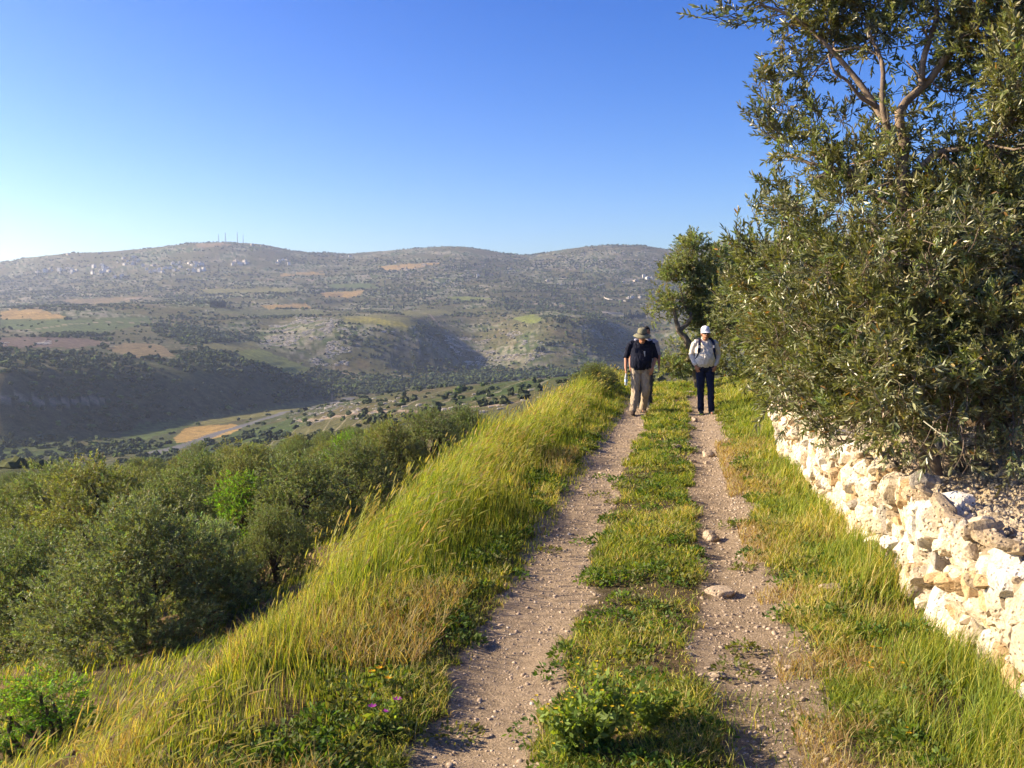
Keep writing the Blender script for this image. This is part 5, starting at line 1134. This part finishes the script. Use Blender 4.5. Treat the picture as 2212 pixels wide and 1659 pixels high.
        solid([ctube([g-f*.07+[0, 0, .012], g+f*.03+[0, 0, .012], g+f*.12+[0, 0, .012], g+f*.205+[0, 0, .014]], [(.036, .012), (.042, .012), (.049, .012), (.028, .012)], 14, (c_, s_, 0))], 'sole', .006, cols['sole'], so, 1)
    # eyes, hair
    for s_ in (-1, 1):
        V, F = ell(hd+[s_*.031, -.083, .006], (.012, .008, .006)); A_ = Acc(); A_.add(V, F); obj('eye', A_.me('eye', True, False), cols['eye'], body)
    if hair: solid([ell(hd+[0, .030, .055], (.088, .100, .088)), ell(hd+[0, .06, .0], (.082, .065, .085))]+([ell(hd+[0, -.055, .098], (.062, .035, .025))] if hair == 'full' else []), 'hair', .007, cols['hair'], body, 1, .008, 30)
    return body
blk = mat_plain('dark_eye', (.03, .02, .02), .3); lea = mat_plain('brown_leather', (.07, .04, .025), .7); blkl = mat_plain('black_leather', (.02, .02, .02), .5)
wal = 'walkers on the track'
zg = hz(2.57, 19.2)
m1 = person((2.57, 19.2, zg), 'man in dark navy shirt, khaki trousers and olive sun hat looking down, holding a bottle', None,
  dict(head=(.01, -.10, 1.545), hips=(-.01, 0, .93), hem=.925, Lsh=(-.205, .01, 1.40), Lel=(-.285, .06, 1.15), Lwr=(-.300, -.02, .905), Lhand=((0, -.15, -1), (-1, .2, 0), (0, -1, 0), .75), Rsh=(.215, .01, 1.40), Rel=(.300, .04, 1.14), Rwr=(.215, -.13, .935), Rhand=((-.28, -.25, -1), (.5, -1, .1), (-1, -.3, 0), .35),
       Lhip=(-.10, 0, .90), Lkn=(-.115, -.06, .48), Lan=(-.165, -.16, .085), Rhip=(.085, 0, .90), Rkn=(.105, -.02, .47), Ran=(.075, .17, .10), Lyaw=-.15, Ryaw=.25, legw=1.12),
  dict(shirt=cloth('navy_cotton', (.013, .015, .028)), pocket=cloth('navy_pocket', (.017, .019, .036)), button=blk, trousers=cloth('khaki_cotton', (.36, .29, .205)), belt=lea, shoe=mat_plain('brown_shoe', (.05, .032, .022), .8), sole=mat_plain('dark_sole', (.03, .028, .025), .9), eye=blk, hair=mat_plain('grey_hair', (.16, .15, .14), .9)), 'short', 0.0, 1.08, .16)
m3x, m3y = 2.845, 20.6
m3 = person((m3x, m3y, hz(m3x, m3y)), 'dark haired man in lavender grey shirt walking hidden behind the man in the sun hat', None,
  dict(head=(.015, -.04, 1.615), hips=(0, 0, .93), hem=.93, Lsh=(-.215, .01, 1.42), Lel=(-.305, .05, 1.16), Lwr=(-.315, -.03, .90), Lhand=((0, -.1, -1), (-1, .2, 0), (0, -1, 0), .5), Rsh=(.215, .01, 1.42), Rel=(.300, .05, 1.16), Rwr=(.300, -.03, .92), Rhand=((0, -.1, -1), (1, .2, 0), (0, -1, 0), .5),
       Lhip=(-.10, 0, .90), Lkn=(-.10, -.02, .48), Lan=(-.09, .12, .10), Rhip=(.09, 0, .90), Rkn=(.09, -.06, .48), Ran=(.085, -.12, .085), Lyaw=-.1, Ryaw=.1, long=False),
  dict(shirt=cloth('lavender_cotton', (.32, .31, .36)), pocket=cloth('lavender_pocket', (.29, .28, .33)), button=blk, trousers=cloth('dark_trousers', (.05, .055, .07)), belt=blkl, shoe=blkl, sole=blk, eye=blk, hair=mat_plain('black_hair', (.012, .009, .008), .8)), 'full', 0, 1.05, .08)
m2x, m2y = 3.83, 19.1; zg2 = hz(m2x, m2y)
m2 = person((m2x, m2y, zg2), 'man in white cap, sunglasses, pale shirt and dark jeans with hands in his pockets', None,
  dict(head=(-.01, -.06, 1.60), hips=(0, 0, .96), hem=.975, Lsh=(-.200, .01, 1.42), Lel=(-.265, .05, 1.19), Lwr=(-.195, -.07, .965), Lhand=((.42, -.1, -1), (-.6, -1, 0), (.4, -1, 0), .5), Rsh=(.205, .01, 1.42), Rel=(.275, .05, 1.18), Rwr=(.195, -.07, .955), Rhand=((-.42, -.1, -1), (.6, -1, 0), (-.4, -1, 0), .5),
       Lhip=(-.085, 0, .92), Lkn=(-.075, .02, .48), Lan=(-.055, .06, .085), Rhip=(.095, 0, .92), Rkn=(.115, -.06, .48), Ran=(.125, -.08, .085), Lyaw=-.1, Ryaw=.45, long=True, legw=.98),
  dict(shirt=cloth('cream_cotton', (.62, .57, .50)), pocket=cloth('cream_pocket', (.58, .535, .47)), button=mat_plain('pearl_button', (.5, .48, .44), .4), trousers=cloth('indigo_denim', (.016, .020, .045)), belt=blkl, shoe=mat_plain('dark_trainer', (.03, .035, .03), .8), sole=mat_plain('lime_sole', (.45, .55, .10), .8), eye=blk, hair=mat_plain('brown_hair', (.05, .035, .025), .9)), 'short', 0, .98, .10)
# hats
def lathe(prof, k=40, c=(0, 0, 0), sy=1.12, wave=0.0, tilt=0.0, seed=0):
    a, i = np.meshgrid(np.linspace(0, 2*np.pi, k, endpoint=False), np.arange(len(prof))); p = np.array(prof); r = p[i, 0]; z = p[i, 1]+wave*np.sin(2*a+seed)*np.clip(r-.1, 0, 1)*8
    V = np.stack([r*np.cos(a), r*np.sin(a)*sy, z], -1).reshape(-1, 3); V = V@np.array(Matrix.Rotation(tilt, 3, 'X')).T+np.array(c)
    i = np.arange(len(prof)*k).reshape(-1, k); j = np.roll(i, -1, 1); return V, np.stack([i[:-1], j[:-1], j[1:], i[1:]], -1).reshape(-1, 4)
hatm = cloth('olive_canvas', (.20, .19, .125))
A_ = Acc(); A_.add(*lathe([(.172, -.045), (.176, -.04), (.140, -.012), (.100, .012), (.095, .02), (.092, .07), (.082, .108), (.05, .125), (.001, .128)], 48, (.01, -.085, 1.600), 1.1, .012, R(12), 1.0)); hat = obj('sun_hat', A_.me('sun_hat', True, False), hatm, m1)
sm = hat.modifiers.new('thick', 'SOLIDIFY'); sm.thickness = .004
A_ = Acc(); A_.add(*lathe([(.100, .012), (.103, .016), (.101, .032), (.096, .034)], 48, (.01, -.085, 1.600), 1.1, 0, R(12))); obj('hat_band', A_.me('hat_band', True, False), blk, hat)
whc = cloth('white_cap_cotton', (.78, .78, .84)); cy_ = (-.01, -.045, 1.640)
A_ = Acc(); A_.add(*lathe([(.084, .0), (.086, .004), (.088, .040), (.082, .075), (.060, .105), (.032, .117), (.001, .120)], 40, cy_, 1.14, 0, R(8))); cap = obj('cap', A_.me('cap', True, False), whc, m2)
a, b = np.meshgrid(np.linspace(-1.25, 1.25, 17), np.linspace(0, 1, 6), indexing='ij'); rr_ = .088+.050*b*np.cos(a*1.1); V = np.stack([rr_*np.sin(a), -rr_*np.cos(a)*1.1, .004-.022*b-.008*(a**2)*b], -1).reshape(-1, 3)+np.array(cy_); i = np.arange(17*6).reshape(17, 6)
A_ = Acc(); A_.add(V, np.stack([i[:-1, :-1], i[1:, :-1], i[1:, 1:], i[:-1, 1:]], -1).reshape(-1, 4)); vz = obj('visor', A_.me('visor', True, False), whc, cap); vz.modifiers.new('t', 'SOLIDIFY').thickness = .004
A_ = Acc(); A_.add(*lathe([(.004, .117), (.009, .122), (.004, .127), (.001, .128)], 10, cy_)); obj('button', A_.me('button', True, False), whc, cap)
hd = np.array((-.01, -.06, 1.60)); gl = [ell(hd+[s*.033, -.098, .006], (.027, .007, .018)) for s in (-1, 1)]+[ctube([hd+[-.012, -.102, .012], hd+[.012, -.102, .012]], [.003, .003])]+[ctube([hd+[s*.058, -.092, .010], hd+[s*.080, .01, .008]], [.003, .003]) for s in (-1, 1)]
A_ = Acc(); [A_.add(*g) for g in gl]; obj('sunglasses', A_.me('sunglasses', True, False), mat_plain('dark_lens', (.02, .012, .012), .12, spec=.8), m2)
# undershirt and the small pale thing clipped on the dark shirt
A_ = Acc(); A_.add(*ell((.01, -.085, 1.44), (.030, .028, .045))); obj('undershirt', A_.me('undershirt', True, False), cloth('grey_cotton', (.35, .34, .36)), m1)
A_ = Acc(); V, F = boxm(-.014, .014, -.004, .004, -.055, .05); V[:, 0] *= np.where(V[:, 2] < 0, .3, 1.2); A_.add(V@np.array(Matrix.Rotation(R(-6), 3, 'Y')).T+[.05, -.182, 1.215], F); obj('glasses_on_shirt', A_.me('glasses_on_shirt', False, False), cloth('pale_plastic', (.38, .40, .42)), m1)
# backpack
nv = cloth('navy_nylon', (.018, .022, .05)); t = empty('backpack', (m2x, m2y, zg2), 'navy backpack worn by the man in the white cap, its shoulder straps in front', 'backpack')
solid([ctube([(0, .22, 1.02), (0, .23, 1.12), (0, .23, 1.30), (0, .21, 1.45), (0, .19, 1.50)], [(.13, .07), (.15, .10), (.15, .10), (.13, .08), (.08, .05)], 20)], 'pack', .010, nv, t, 2, .006, 9)
for s in (-1, 1):
    P = curve([(s*.10, .17, 1.46), (s*.112, .06, 1.515), (s*.122, -.06, 1.475), (s*.138, -.132, 1.40), (s*.150, -.150, 1.28), (s*.178, -.10, 1.15), (s*.20, .03, 1.08), (s*.14, .14, 1.06)], 26)
    st = solid([ctube(P, [(.030, .008)]*15+[(.018, .006)]*11, 10, (1, 0, 0))], 'strap', .005, nv, t, 1)
    A_ = Acc(); A_.add(*boxm(s*.143-.018, s*.143+.018, -.168, -.145, 1.325, 1.375)); obj('buckle', A_.me('buckle', False, False), cloth('grey_buckle', (.5, .5, .55)), st)
# bottle
m, n, l, p = nodes('clear_plastic'); p.inputs['Base Color'].default_value = (.75, .82, .88, 1); p.inputs['Roughness'].default_value = .15; p.inputs['Transmission Weight'].default_value = .55; p.inputs['IOR'].default_value = 1.2
t = empty('water_bottle', (2.57-.30, 19.2-.075, zg+.585), 'clear plastic water bottle hanging from the hand of the man in the dark shirt', 'bottle')
A_ = Acc(); A_.add(*lathe([(.001, 0), (.028, 0), (.031, .01), (.030, .06), (.028, .09), (.031, .12), (.031, .16), (.020, .195), (.013, .205), (.013, .215)], 24, sy=1)); obj('bottle_body', A_.me('bottle_body', True, False), m, t)
A_ = Acc(); A_.add(*lathe([(.0315, .07), (.0322, .072), (.0322, .115), (.0315, .117)], 24, sy=1)); obj('paper_band', A_.me('paper_band', True, False), cloth('blue_band', (.45, .6, .8)), t)
A_ = Acc(); A_.add(*lathe([(.015, .213), (.0155, .215), (.0155, .228), (.001, .230)], 16, sy=1)); obj('bottle_cap', A_.me('bottle_cap', True, False), cloth('white_plastic', (.7, .75, .8)), t)
# ------------------------------------------------------------------ air
def haze():
    import bmesh
    bm = bmesh.new(); bmesh.ops.create_cube(bm, size=1)
    me = bpy.data.meshes.new('haze'); 
    zt = float(Z.max())+120; zb = float(Z.min())-1
    for v in bm.verts: v.co = (v.co.x*66000, v.co.y*66000, zb if v.co.z < 0 else zt)
    bm.to_mesh(me); bm.free()
    m = bpy.data.materials.new('haze'); m.use_nodes = True; n = m.node_tree.nodes; n.clear()
    o = n.new('ShaderNodeOutputMaterial'); v = n.new('ShaderNodeVolumePrincipled')
    v.inputs['Color'].default_value = (0.62, 0.72, 0.95, 1); v.inputs['Density'].default_value = 0.0001
    v.inputs['Anisotropy'].default_value = 0.5
    m.node_tree.links.new(v.outputs[0], o.inputs['Volume'])
    obj('haze', me, m, kind='stuff')
haze()
